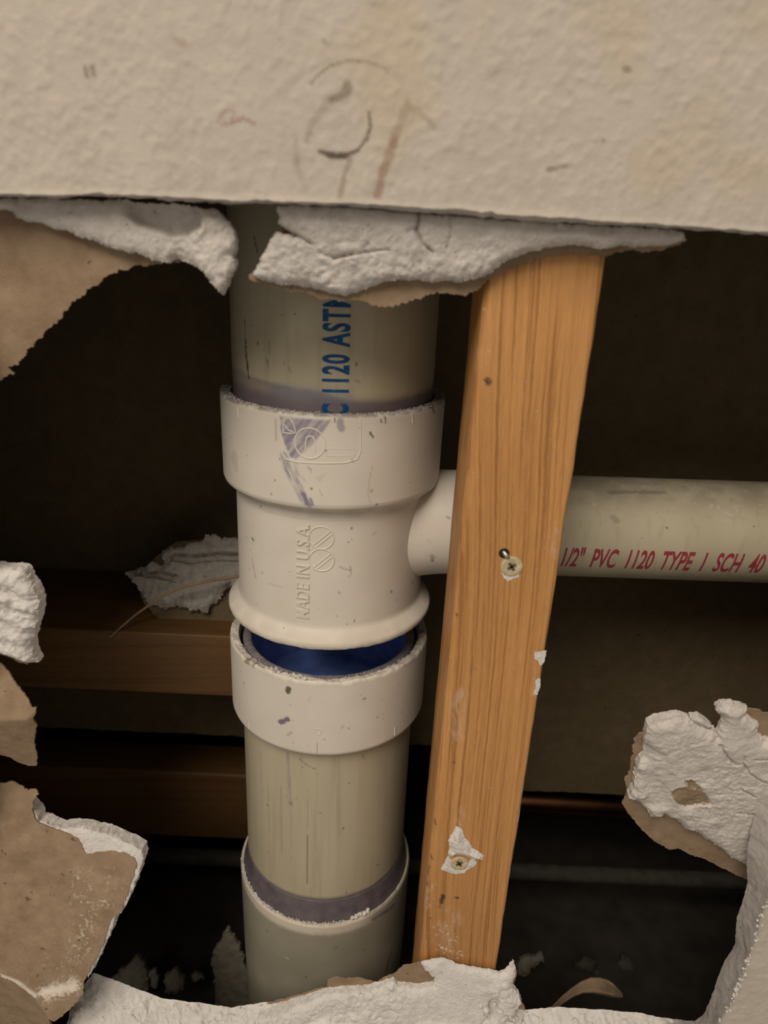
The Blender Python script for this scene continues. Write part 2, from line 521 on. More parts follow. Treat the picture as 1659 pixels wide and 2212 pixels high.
def wall_marks(co):
    p = co[:, [0, 2]]; r = np.zeros((len(co), 4))
    nz = n2(p[:, 0], p[:, 1], 2.0, 3, 77)
    def st(px, wd, a, colr=(0.10, 0.06, 0.03)):
        d = seg_dist(p, WALL.trace(px))
        layer(r, colr, a * (1 - ss(d + nz * wd * 0.5, wd * 0.3, wd)))
    arc = [(797, 245), (800, 275), (792, 300), (772, 325), (745, 338), (715, 335), (692, 328)]
    st(arc, 0.9, 0.75, (0.05, 0.03, 0.015)); st(arc[3:], 1.2, 0.5, (0.06, 0.035, 0.015))
    st([(672, 180), (690, 158), (715, 142), (750, 131), (790, 132), (820, 142), (838, 155)], 0.6, 0.45)
    st([(752, 185), (745, 205), (722, 215)], 1.9, 0.55)
    st([(715, 215), (690, 245), (670, 275), (662, 305)], 1.5, 0.28)
    st([(758, 345), (745, 375), (735, 425)], 1.2, 0.42, (0.16, 0.09, 0.03))
    st([(878, 222), (868, 260), (850, 310)], 2.0, 0.45, (0.16, 0.10, 0.06)); st([(850, 300), (832, 360), (815, 420)], 1.9, 0.55, (0.20, 0.07, 0.045))
    st([(880, 225), (905, 240), (940, 275)], 1.2, 0.28)
    st([(640, 300), (640, 350), (655, 395)], 1.4, 0.20)
    st([(470, 262), (485, 240), (505, 240), (500, 265), (480, 270)], 0.6, 0.32, (0.25, 0.06, 0.05)); st([(500, 265), (525, 255), (550, 268)], 0.7, 0.4, (0.25, 0.06, 0.05))
    st([(185, 148), (188, 165)], 1.0, 0.5); st([(200, 145), (203, 162)], 1.0, 0.5)
    st([(1352, 148), (1358, 152)], 1.2, 0.6); st([(1186, 366), (1222, 358)], 1.0, 0.5); st([(700, 90), (703, 92)], 1.0, 0.3); st([(1302, 303), (1304, 305)], 0.8, 0.5)
    st([(380, 88), (395, 92)], 1.6, 0.25, (0.2, 0.12, 0.04))
    big = n2(p[:, 0], p[:, 1], 26, 2, 21)
    layer(r, (0.50, 0.40, 0.24), 0.35 * ss(big, 0.05, 0.5))
    return r
set_stain(wall, wall_marks)

# lower U-shaped part of the same sheet: (front px, rear px) pairs running from the right side, along the bottom, up the left side
PAIRS = [((1960, 1250), (1950, 1240)), ((1840, 1400), (1790, 1400)), ((1760, 1620), (1690, 1600)), ((1715, 1740), (1655, 1685)), ((1700, 1790), (1637, 1736)), ((1685, 1840), (1622, 1790)), ((1668, 1890), (1613, 1845)),
         ((1657, 1941), (1615, 1902)), ((1639, 1989), (1603, 1950)), ((1635, 2017), (1591, 1985)), ((1619, 2056), (1588, 2040)), ((1607, 2096), (1566, 2075)),
         ((1595, 2124), (1553, 2105)), ((1580, 2164), (1540, 2145)), ((1556, 2199), (1520, 2190)), ((1535, 2240), (1500, 2206)),
         ((1440, 2262), (1437, 2199)), ((1380, 2264), (1377, 2187)), ((1300, 2262), (1302, 2181)), ((1200, 2262), (1198, 2175)), ((1140, 2262), (1137, 2181)),
         ((1050, 2262), (1050, 2150)), ((900, 2262), (900, 2130)), ((760, 2262), (760, 2140)), ((650, 2260), (650, 2158)), ((560, 2255), (560, 2166)), ((500, 2250), (500, 2176)), ((430, 2246), (430, 2166)), ((350, 2242), (350, 2156)),
         ((260, 2238), (260, 2122)), ((205, 2234), (203, 2102)), ((150, 2225), (160, 2150)), ((138, 2290), (140, 2230)), ((-60, 2300), (-40, 2240)), ((-150, 2200), (-130, 2150)), ((-70, 1800), (-62, 1780)), ((-60, 1500), (-55, 1480)), ((-50, 1200), (-48, 1190)),
         ((-60, 800), (-55, 790)), ((-150, 480), (-150, 480)), ((-300, 440), (-290, 445))]
lo_f = WALL.trace([a for a, b in PAIRS]); lo_b = WALL.trace([b for a, b in PAIRS], 12.7)
lo_f = np.vstack([[XR, lo_f[0, 1]], lo_f, [XL, lo_f[-1, 1]]]); lo_b = np.vstack([[XR, lo_b[0, 1]], lo_b, [XL, lo_b[-1, 1]]])
low = wall_panel('drywall_sheet', lo_f, lo_b, np.array([[XL, ZB], [XR, ZB]]), wall,
                 lambda g: (g[:, 0] > 120) & (g[:, 0] < 200) & (g[:, 1] < -180) & (g[:, 1] > -360) | (rng.random(len(g)) < 0.01), 0.9, peel, 23, None, 2.2, [PAINT, KRAFT, GYPW], 0.55)

# ------------------------------------------------------------------ torn gypsum and paper still hanging from the upper sheet
def crumb(amp, big=9.0, seed=0):
    def fn(u, v):
        a = n2(u, v, big, 4, seed, 0.55)
        r = 1 - np.abs(n2(u, v, big * 0.5, 3, seed + 50, 0.5))
        c = np.abs(n2(u, v, 3.2, 2, seed + 90)) * 0.75 + np.abs(n2(u, v, 1.5, 2, seed + 91)) * 0.5 + np.abs(n2(u, v, 0.8, 1, seed + 92)) * 0.22
        m_ = 0.35 + 0.65 * ss(n2(u, v, big * 0.9, 2, seed + 93), -0.25, 0.3)
        return amp * (a * 0.9 - (r - 0.7) * 0.45) - (c - 0.35) * 1.5 * m_ * min(amp, 1.6) / 1.5
    return fn

cr1 = crumb(1.5, 9, 301)
CRACKS = [WALL.trace(q, 8) for q in ([(690, 441), (780, 447), (880, 455), (960, 462), (1040, 468), (1120, 474)], [(905, 455), (903, 480), (900, 500), (915, 530), (935, 545)],
                                     [(600, 488), (630, 503), (675, 528)], [(720, 560), (790, 545), (840, 540)], [(900, 492), (880, 500)], [(970, 470), (975, 500), (965, 540)], [(690, 545), (720, 558), (760, 548)])]
right_gyp = [(602, 448), (640, 444), (760, 446), (900, 458), (1040, 468), (1200, 482), (1340, 490), (1440, 495), (1470, 503), (1478, 520), (1440, 530), (1400, 532), (1340, 530), (1290, 538), (1240, 528), (1180, 535), (1120, 552), (1085, 570),
             (1060, 592), (1030, 604), (990, 612), (960, 606), (930, 612), (900, 605), (860, 606), (830, 610), (800, 622), (770, 632), (745, 640), (715, 636), (690, 628), (660, 622), (630, 616), (600, 616), (570, 606), (542, 596),
             (556, 572), (572, 545), (582, 520), (596, 500), (640, 512), (612, 490), (598, 484), (604, 466)]
def wf_right(u, v, d):
    top = WALL.hit(900, 450, 8)[1]
    t = np.clip((top - v) / 28.0, 0, 1)
    w_ = 4.2 + 5.0 * t + cr1(u, v) * (0.45 + 0.8 * t)
    p = np.stack([u, v], 1)
    for k, c in enumerate(CRACKS):
        w_ = w_ + (1.6 if k < 3 else 0.8) * (1 - ss(seg_dist(p, c) + 0.25 * n2(u, v, 1.5, 2, 8), 0.15, 0.75))
    return np.minimum(w_ + 2.6 * np.exp(-d / 1.1), 11.9)
hang = slab('torn_gypsum', WALL.trace(right_gyp, 9), wf_right, lambda u, v, d: np.full_like(u, 12.2), 0.62, [GYP, GYP, GYP], wall, amp=0.7, size=3.5, seed=31, step=0.5)
right_pap = [(620, 470), (900, 470), (1200, 490), (1440, 505), (1476, 512), (1482, 524), (1430, 538), (1395, 546), (1350, 540), (1310, 552), (1240, 550), (1190, 552), (1140, 566), (1100, 582), (1065, 600), (1035, 622), (1005, 640), (985, 634), (950, 632), (925, 636), (890, 650), (860, 660),
             (825, 664), (800, 655), (770, 648), (740, 650), (700, 645), (660, 634), (620, 628), (580, 618), (548, 606), (535, 595), (552, 585), (580, 560), (600, 530), (608, 500)]
wv = lambda u, v: 0.5 * n2(u, v, 12, 2, 63)
slab('torn_paper', WALL.trace(right_pap, 12.6), lambda u, v, d: 12.5 + wv(u, v), lambda u, v, d: 13.0 + wv(u, v), 1.0, KRAFT, wall, amp=0.9, size=2.2, seed=37, step=0.4)

cr2 = crumb(1.9, 7, 405)
left_gyp = [(-60, 424), (0, 428), (60, 430), (150, 430), (250, 434), (300, 438), (350, 440), (420, 446), (470, 455), (492, 478), (508, 502), (512, 530), (506, 556), (510, 575), (500, 592), (494, 612), (484, 637), (470, 622), (456, 606), (446, 590), (430, 574), (410, 566), (385, 562), (360, 566), (335, 562),
            (300, 548), (270, 540), (240, 536), (215, 524), (180, 514), (150, 500), (120, 494), (95, 484), (60, 476), (38, 468), (30, 455), (-60, 448)]
rec = WALL.trace([(310, 448), (360, 462), (400, 470)], 9); rec2 = WALL.trace([(450, 500), (470, 540), (478, 600)], 9)
def wf_left(u, v, d):
    p = np.stack([u, v], 1)
    x0 = WALL.hit(360, 500, 9)[0]
    k = ss(u, x0 - 8, x0 + 5)
    w_ = 7.2 + cr2(u, v) * (0.35 + 0.75 * k)
    w_ = w_ + 4.4 * (1 - ss(seg_dist(p, rec) + 1.5 * n2(u, v, 5, 2, 71), 4, 6.5)) - 2.2 * k * (1 - ss(seg_dist(p, rec2) + 2 * n2(u, v, 6, 3, 72), 2, 9))
    return np.minimum(w_ + 2.0 * np.exp(-d / 1.2), 11.9)
slab('torn_gypsum', WALL.trace(left_gyp, 9.5), wf_left, lambda u, v, d: np.full_like(u, 12.2), 0.62, [GYP, GYP, GYP], wall, amp=0.7, size=3.0, seed=41, step=0.5, mid=0.8)
left_pap = [(-260, 430), (-60, 440), (60, 450), (200, 470), (330, 520), (395, 556), (400, 566), (370, 566), (335, 573), (300, 574), (268, 580), (240, 590), (215, 612), (185, 632), (155, 655), (130, 690), (100, 714), (85, 735), (60, 752), (40, 785), (15, 792), (30, 806), (0, 822), (-60, 850), (-260, 900)]
slab('torn_paper', WALL.trace(left_pap, 12.6), lambda u, v, d: 12.5 + wv(u, v), lambda u, v, d: 13.1 + wv(u, v), 1.0, KRAFT, wall, amp=1.1, size=2.4, seed=47, step=0.4)
tail_pap = [(470, 600), (500, 560), (512, 560), (500, 600), (492, 625), (484, 640), (476, 630)]
slab('torn_paper', WALL.trace(tail_pap, 12.6), lambda u, v, d: 12.4 + 0 * u, lambda u, v, d: 12.9 + 0 * u, 1.0, KRAFT, wall, amp=0.5, size=2.0, seed=48, step=0.4)

# ------------------------------------------------------------------ wall cavity: rear sheet, block, far wall, floor, sides
def boxmesh(name, x0, x1, y0, y1, z0, z1, mat, parent=None, bev=0.0, origin=None):
    bm = bmesh.new(); bmesh.ops.create_cube(bm, size=1.0)
    for q in bm.verts:
        q.co = Vector(((x0 + x1) / 2 + q.co.x * (x1 - x0), (y0 + y1) / 2 + q.co.y * (y1 - y0), (z0 + z1) / 2 + q.co.z * (z1 - z0)))
    if bev: bmesh.ops.bevel(bm, geom=bm.edges[:], offset=bev, segments=3, affect='EDGES', profile=0.5)
    V = [tuple(q.co) for q in bm.verts]; bm.verts.index_update()
    Fc = [[q.index for q in f.verts] for f in bm.faces]; bm.free()
    return link_mesh(name, V, Fc, mat, parent, None, bool(bev), origin, 40)

def rear_sheet(name, x0, x1, zb, seed, parent=None):
    pts = [(x1, zb), (x1, ZT), (x0, ZT), (x0, zb)]
    wav = lambda u, v: 0.9 * n2(u, v, 40, 2, seed)
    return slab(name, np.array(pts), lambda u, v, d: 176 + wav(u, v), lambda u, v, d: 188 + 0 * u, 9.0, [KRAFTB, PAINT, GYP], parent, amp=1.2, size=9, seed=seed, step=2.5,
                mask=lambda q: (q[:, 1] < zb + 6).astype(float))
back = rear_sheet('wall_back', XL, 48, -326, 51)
tag(back, 'shade-toned brown paper back of the opposite drywall behind the stack', None, None, 'structure')
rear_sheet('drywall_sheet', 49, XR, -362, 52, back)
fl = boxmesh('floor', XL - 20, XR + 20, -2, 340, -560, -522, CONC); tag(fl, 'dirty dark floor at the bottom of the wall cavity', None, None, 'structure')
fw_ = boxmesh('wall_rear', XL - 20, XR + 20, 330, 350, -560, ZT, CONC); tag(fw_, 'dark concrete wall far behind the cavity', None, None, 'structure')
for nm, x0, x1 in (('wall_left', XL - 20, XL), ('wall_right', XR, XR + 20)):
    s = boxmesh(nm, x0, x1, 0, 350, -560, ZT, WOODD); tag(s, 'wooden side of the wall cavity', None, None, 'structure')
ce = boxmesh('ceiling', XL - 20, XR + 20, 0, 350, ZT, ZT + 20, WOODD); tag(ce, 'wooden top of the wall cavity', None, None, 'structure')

# ------------------------------------------------------------------ lathe tools for the pipes
X0, Y0 = -25.0, 90.0
def cyl_hit(px, py, r, x0=X0, y0=Y0):
    """ray against the vertical stack: returns arc offset s (0 = facing the room, + right) and z"""
    d = ray(px, py); o = CAM - np.array([x0, y0, 0])
    a = d[0] ** 2 + d[1] ** 2; b = 2 * (o[0] * d[0] + o[1] * d[1]); c = o[0] ** 2 + o[1] ** 2 - r * r
    q = b * b - 4 * a * c
    t = (-b - math.sqrt(max(q, 0))) / (2 * a)
    p = o + d * t
    return np.array([math.atan2(p[0], -p[1]) * r, CAM[2] + d[2] * t])

def lathe(name, prof, mat, parent, dz=0.6, ds=0.6, x0=X0, y0=Y0, jitter=None, mats=None, idx=None, angle=45, closed=False):
    """profile [(r,z),...] turned about the vertical axis; every span subdivided to dz"""
    pr = []; pi = []
    n = len(prof)
    for i in range(n - 1):
        a, b = np.array(prof[i]), np.array(prof[i + 1])
        L_ = np.linalg.norm(b - a); k = max(1, int(L_ / (dz if L_ < 120 and prof[i][1] > -420.5 else dz * 15)))
        for j in range(k):
            pr.append(a + (b - a) * j / k); pi.append(idx[i] if idx else 0)
    pr.append(np.array(prof[-1]))
    pr = np.array(pr); rmax = pr[:, 0].max()
    fr = int(math.pi * rmax / ds); bkn = max(24, fr // 6)
    th = np.concatenate([np.linspace(-math.pi / 2, math.pi / 2, fr, endpoint=False), np.linspace(math.pi / 2, 1.5 * math.pi, bkn, endpoint=False)])
    m = len(th)
    R_, TH = np.meshgrid(pr[:, 0], th, indexing='ij'); Zz = np.repeat(pr[:, 1][:, None], m, 1)
    P3 = np.stack([x0 + R_ * np.sin(TH), y0 - R_ * np.cos(TH), Zz], 2).reshape(-1, 3)
    if jitter is not None: P3 = jitter(P3)
    Fc, mi = [], []
    for i in range(len(pr) - 1):
        b0, b1 = i * m, (i + 1) * m
        for j in range(m):
            j2 = (j + 1) % m
            Fc.append((b0 + j, b1 + j, b1 + j2, b0 + j2)); mi.append(pi[i])
    # profile is listed top to bottom on the outside
    return link_mesh(name, P3, Fc, mats or mat, parent, mi, True, None, angle)

def to_sz(co, r=None):
    th = np.arctan2(co[:, 0] - X0, -(co[:, 1] - Y0))
    rr = np.hypot(co[:, 0] - X0, co[:, 1] - Y0) if r is None else r
    return np.stack([th * rr, co[:, 2]], 1)

def strokes(rgba, p, r, items, seed=5):
    """items: (px polyline, width mm, alpha, colour, breakup)"""
    for k, (px, wd, a, c, br) in enumerate(items):
        pl = np.array([cyl_hit(x, y, r) for x, y in px])
        if len(pl) == 1: pl = np.vstack([pl, pl + 0.05])
        nz = n2(p[:, 0], p[:, 1], max(1.0, wd * 0.8), 3, seed + k)
        d = seg_dist(p, pl) + nz * wd * br
        layer(rgba, c, a * (1 - ss(d, wd * 0.45, wd * 0.75)))

PU = (0.20, 0.17, 0.24); PUD = (0.10, 0.085, 0.15)
def text_polys(s, size, extrude=0.0, bold=0.0, xs=1.0, spacing=1.0, shear=0.0):
    cu = bpy.data.curves.new('t', 'FONT'); cu.body = s; cu.size = size; cu.extrude = extrude; cu.offset = bold; cu.space_character = spacing; cu.shear = shear
    cu.resolution_u = 4
    o = bpy.data.objects.new('t', cu); col.objects.link(o)
    bpy.context.view_layer.update()
    me = bpy.data.meshes.new_from_object(o)
    bpy.data.objects.remove(o); bpy.data.curves.remove(cu)
    bm = bmesh.new(); bm.from_mesh(me); bpy.data.meshes.remove(me)
    bmesh.ops.triangulate(bm, faces=bm.faces[:])
    for _ in range(3):
        lg = [e for e in bm.edges if e.calc_length() > size * 0.22]
        if not lg: break
        bmesh.ops.subdivide_edges(bm, edges=lg, cuts=1); bmesh.ops.triangulate(bm, faces=bm.faces[:])
    bm.verts.index_update()
    v = np.array([q.co[:] for q in bm.verts]); f = [tuple(x.index for x in q.verts) for q in bm.faces]; bm.free()
    v[:, 0] *= xs
    v[:, 0] -= v[:, 0].min()
    return v, f

def wrap_up(name, v, f, r, s_c, z0, mat, parent, lift=0.12):
    """lay text (x = reading direction, y = letter height) on the stack reading upwards; letter tops point left"""
    s_ = s_c - v[:, 1]; z = z0 + v[:, 0]; R_ = r + lift + v[:, 2]
    th = s_ / r
    P3 = np.stack([X0 + R_ * np.sin(th), Y0 - R_ * np.cos(th), z], 1)
    return link_mesh(name, P3, f, mat, parent, None, False)

def raised_line(name, pts_sz, r, width, height, mat, parent, closed=False, step=0.5):
    """a thin raised bead following a line on the curved wall of a fitting"""
    q = resample(pts_sz, step, closed); n = len(q)
    if closed: tn = np.roll(q, -1, 0) - np.roll(q, 1, 0)
    else: tn = np.gradient(q, axis=0)
    nn = np.stack([-tn[:, 1], tn[:, 0]], 1); nn /= np.linalg.norm(nn, axis=1)[:, None] + 1e-9
    V = []
    for off, h in ((-0.5, -0.1), (-0.3, height * 0.8), (0, height), (0.3, height * 0.8), (0.5, -0.1)):
        a = q + nn * off * width; R_ = r + h
        th = a[:, 0] / r
        V.append(np.stack([X0 + R_ * np.sin(th), Y0 - R_ * np.cos(th), a[:, 1]], 1))
    Fc = []
    m = n if closed else n - 1
    for k in range(4):
        for i in range(m):
            j = (i + 1) % n
            Fc.append((k * n + i, (k + 1) * n + i, (k + 1) * n + j, k * n + j))
    return link_mesh(name, np.vstack(V), Fc, mat, parent, None, True)

def arc_pts(c, r, a0=0, a1=360, n=40, sy=1.0):
    return np.array([[c[0] + r * math.cos(math.radians(a)), c[1] + sy * r * math.sin(math.radians(a))] for a in np.linspace(a0, a1, n, endpoint=(a1 - a0) < 359)])


def crumbs(name, centres, sizes, mat, parent=None, seed=3, flat=1.0, **kw):
    r = np.random.default_rng(seed)
    bm = bmesh.new(); bmesh.ops.create_icosphere(bm, subdivisions=1, radius=1.0)
    bm.verts.index_update()
    bv = np.array([q.co[:] for q in bm.verts]); bf = [[q.index for q in f.verts] for f in bm.faces]; bm.free()
    V, Fc = [], []
    for i, (c, s) in enumerate(zip(centres, sizes)):
        k = bv * r.uniform(0.6, 1.25, (len(bv), 1)) * s * r.uniform(0.6, 1.2, 3)
        k[:, 2] *= flat
        V.append(k + c); Fc += [[a + i * len(bv) for a in f] for f in bf]
    return link_mesh(name, np.vstack(V), Fc, mat, parent, None, False)

# ------------------------------------------------------------------ upper stack pipe
RP = 44.45
up = thing('pvc_pipe', 'cream upper stack pipe with blue printing, disappearing behind torn drywall', 'pipe', (X0, Y0, -100))
pw = lathe('pipe_wall', [(39, ZT - 2), (RP, ZT - 2), (RP, 22), (RP, -92), (39, -92)], PVCP, up, 0.75, 0.75)
def up_stain(co):
    p = to_sz(co, RP); r = np.zeros((len(co), 4))
    edge = [cyl_hit(x, y, RP) for x, y in ((502, 792), (520, 798), (570, 822), (620, 832), (690, 842), (760, 866), (850, 862), (930, 838), (944, 820))]
    es = np.array([e[0] for e in edge]); ez = np.array([e[1] for e in edge])
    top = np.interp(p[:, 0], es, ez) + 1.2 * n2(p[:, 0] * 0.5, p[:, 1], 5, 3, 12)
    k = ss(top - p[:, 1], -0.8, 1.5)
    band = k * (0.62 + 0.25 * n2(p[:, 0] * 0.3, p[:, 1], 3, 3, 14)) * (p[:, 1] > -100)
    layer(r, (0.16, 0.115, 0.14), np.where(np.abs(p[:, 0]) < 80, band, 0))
    bl = np.array([cyl_hit(x, y, RP) for x, y in ((600, 845), (660, 852), (720, 858), (745, 862))])
    d = seg_dist(p, bl) + 1.5 * n2(p[:, 0] * 0.25, p[:, 1], 2.0, 3, 15)
    layer(r, (0.12, 0.18, 0.28), 0.34 * (1 - ss(d, 0.5, 6.0)))
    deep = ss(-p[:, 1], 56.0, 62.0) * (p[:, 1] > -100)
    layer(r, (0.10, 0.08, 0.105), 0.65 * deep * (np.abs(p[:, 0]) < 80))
    items = [([(528, 690), (529, 730)], 0.5, 0.7, (0.05, 0.04, 0.03), 0.5), ([(530, 735), (533, 780), (537, 815)], 0.9, 0.85, (0.04, 0.035, 0.03), 0.6), ([(548, 510), (557, 545)], 0.5, 0.8, (0.03, 0.025, 0.02), 0.2),
             ([(583, 730), (580, 780), (578, 795)], 0.5, 0.35, (0.12, 0.10, 0.08), 0.5), ([(577, 780)], 1.1, 0.5, (0.15, 0.12, 0.10), 0.5), ([(613, 785)], 1.0, 0.45, (0.15, 0.12, 0.10), 0.5),
             ([(625, 795), (628, 805)], 0.6, 0.45, (0.15, 0.12, 0.10), 0.4), ([(768, 822), (776, 826)], 0.7, 0.4, (0.15, 0.12, 0.10), 0.4)]
    strokes(r, p, RP, items, 40)
    return r
set_stain(pw, up_stain)
v, f = text_polys('PVC 1120 ASTM', 14.6, 0, 0.5, 0.62, 1.16)
sL, zA = cyl_hit(752, 800, RP); sR, _ = cyl_hit(695, 800, RP)
cap = v[:, 1].max()
v[:, 1] *= (sL - sR) / cap
zC0 = cyl_hit(735, 790, RP)[1]          # bottom of the "1120" group in the photograph sits at row 850
i1120 = cyl_hit(725, 848, RP)[1]; iend = cyl_hit(725, 652, RP)[1]
wd_all = v[:, 0].max()
# find where "1120" starts: width of "PVC " prefix
vp, _ = text_polys('PVC 1', 14.6, 0, 0.5, 0.62, 1.16); vo, _ = text_polys('1', 14.6, 0, 0.5, 0.62, 1.16); vq, _ = text_polys('PVC 1120 AST', 14.6, 0, 0.5, 0.62, 1.16)
p0 = vp[:, 0].max() - vo[:, 0].max(); p1 = vq[:, 0].max()
itop = cyl_hit(725, 668, RP)[1]
kx = (itop - i1120) / (p1 - p0)
v[:, 0] = i1120 + (v[:, 0] - p0) * kx
wrap_up('printed_lettering', v, f, RP, sL, 0, INKB, up)

# ------------------------------------------------------------------ sanitary tee
tee = thing('sanitary_tee', 'white sanitary tee with purple primer smear, cut off above the coupling', 'pipe fitting', (X0, Y0, -168))
RH, RB = 50.0, 44.3
def rimj(z0, amp, seed):
    def fn(P3):
        near = np.exp(-((P3[:, 2] - z0) / 1.2) ** 2)
        P3[:, 2] += fbm(P3, 3.0, 3, seed) * amp * near
        return P3
    return fn
hub = lathe('hub', [(44.6, -90), (44.6, -66), (45.4, -64.2), (48.8, -63.8), (49.7, -64.3), (RH, -65.2), (RH - 0.2, -101.0), (RH - 0.7, -102.6), (47.6, -104.2), (45.6, -105.6), (44.8, -107.0), (RB, -110)], PVCW, tee, 0.55, 0.5, jitter=rimj(-64, 0.25, 4))
def hub_stain(co):
    p = to_sz(co, RH); r = np.zeros((len(co), 4))
    zr = co[:, 2]; rr = np.hypot(co[:, 0] - X0, co[:, 1] - Y0)
    # grime in the rim
    g = (zr > -66.2) * ss(n2(p[:, 0], p[:, 1] * 2, 2.5, 3, 3), -0.5, 0.2)
    layer(r, (0.17, 0.14, 0.12), 0.7 * g * (rr < 49.95))
    # brushed primer patch, streaks leaning to the right
    poly = np.array([cyl_hit(x, y, RH) for x, y in ((600, 895), (645, 900), (720, 905), (700, 935), (676, 965), (640, 995), (625, 990), (612, 960), (603, 930))])
    ins = inside(poly, p); dd = seg_dist(p, poly, True)
    m = np.where(ins, ss(dd, 0, 1.2), 0)
    ang = math.radians(52); su = p[:, 0] * math.cos(ang) + p[:, 1] * math.sin(ang); sv = -p[:, 0] * math.sin(ang) + p[:, 1] * math.cos(ang)
    st = n2(su * 0.12, sv, 1.3, 3, 6, 0.6)
    layer(r, (0.22, 0.19, 0.25), m * (0.40 + 0.55 * ss(st, -0.35, 0.25)))
    tail = [cyl_hit(x, y, RH) for x, y in ((612, 985), (622, 1015), (640, 1045), (655, 1078), (668, 1090))]
    ang = math.radians(-65); su = p[:, 0] * math.cos(ang) + p[:, 1] * math.sin(ang); sv = -p[:, 0] * math.sin(ang) + p[:, 1] * math.cos(ang)
    st = n2(su * 0.15, sv, 1.1, 3, 16, 0.6)
    d = seg_dist(p, np.array(tail)); 
    layer(r, (0.24, 0.21, 0.26), (1 - ss(d, 0.6, 2.6)) * ss(st, -0.5, 0.15) * 0.85)
    fan = np.array([cyl_hit(x, y, RH) for x, y in ((618, 990), (650, 1000), (675, 1012), (660, 1060), (640, 1040))])
    layer(r, (0.27, 0.235, 0.27), np.where(inside(fan, p), 0.55 * ss(st, 0.0, 0.3), 0))
    items = [([(655, 1068), (664, 1086)], 1.6, 0.85, PU, 0.35), ([(670, 1078), (674, 1090)], 1.0, 0.8, PU, 0.35), ([(735, 910), (738, 925)], 2.2, 0.7, (0.26, 0.22, 0.26), 0.3),
             ([(672, 1056)], 0.8, 0.8, (0.12, 0.09, 0.07), 0.2), ([(800, 935), (806, 945)], 0.6, 0.85, (0.06, 0.05, 0.04), 0.4), ([(762, 995)], 0.9, 0.9, (0.03, 0.025, 0.02), 0.3),
             ([(724, 905), (722, 912)], 0.5, 0.8, (0.05, 0.04, 0.03), 0.3), ([(823, 905), (824, 912)], 0.5, 0.8, (0.05, 0.04, 0.03), 0.3), ([(832, 902), (833, 915)], 0.6, 0.8, (0.06, 0.05, 0.04), 0.3),
             ([(933, 880), (938, 890)], 0.9, 0.7, (0.10, 0.07, 0.05), 0.4), ([(805, 1005), (798, 1040), (795, 1070), (800, 1085)], 0.45, 0.30, (0.25, 0.21, 0.17), 0.3), ([(803, 1060)], 0.8, 0.6, (0.2, 0.16, 0.12), 0.6),
             ([(505, 985), (508, 1010)], 4.0, 0.25, (0.3, 0.26, 0.2), 0.6), ([(595, 905), (597, 950)], 0.8, 0.4, (0.25, 0.22, 0.22), 0.6), ([(690, 1060), (697, 1072)], 0.5, 0.35, (0.28, 0.25, 0.22), 0.4), ([(683, 1035), (700, 1025), (690, 1040)], 0.5, 0.25, (0.3, 0.27, 0.24), 0.3),
             ([(586, 1067)], 0.6, 0.8, (0.1, 0.08, 0.06), 0.2), ([(530, 873)], 0.9, 0.7, (0.1, 0.07, 0.05), 0.3)]
    strokes(r, p, RH, items, 80)
    # dirt gathered in the fillet below the hub
    fz = (zr < -102.8) & (zr > -108.5)
    layer(r, (0.26, 0.22, 0.17), 0.22 * fz * ss(n2(p[:, 0], p[:, 1], 9, 3, 31), -0.4, 0.3))
    return r
set_stain(hub, hub_stain)
# raised marks of the mould on the hub
def S(px, py, r=RH): return cyl_hit(px, py, r)
a, b, c_, d_ = S(603, 895), S(605, 960), S(618, 992), S(640, 998)
e_, g_, h_, i_ = S(745, 1000), S(772, 992), S(779, 975), S(779, 905)
raised_line('mould_panel_outline', np.array([a, b, S(609, 980), c_, d_, S(690, 1001), e_, g_, h_, i_]), RH - 0.1, 0.7, 0.22, PVCW, tee)
cc = S(669, 958)
raised_line('mould_roundel', arc_pts(cc, 6.1, 0, 360, 60), RH - 0.1, 0.7, 0.25, PVCW, tee, True)
raised_line('mould_arch', np.array([S(660, 974), S(660, 955), S(663, 945), S(669, 942), S(676, 944), S(680, 952), S(681, 975)]), RH - 0.1, 0.7, 0.25, PVCW, tee)
raised_line('mould_crest', np.array([S(611, 918), S(617, 905), S(625, 903), S(634, 915), S(639, 934), S(630, 937), S(612, 935)]), RH - 0.1, 0.6, 0.25, PVCW, tee, True)
raised_line('mould_crest_line', np.array([S(613, 916), S(624, 930), S(634, 933)]), RH - 0.1, 0.6, 0.22, PVCW, tee)
raised_line('mould_label_box', np.array([S(705, 969), S(765, 970), S(766, 984), S(706, 985)]), RH - 0.1, 0.4, 0.12, PVCW, tee, True)
for x, y0_, y1_ in ((512, 878, 902), (890, 893, 914)):
    raised_line('mould_tick', np.array([S(x, y0_), S(x + 2, y1_)]), RH - 0.05, 0.9, 0.3, PVCW, tee)

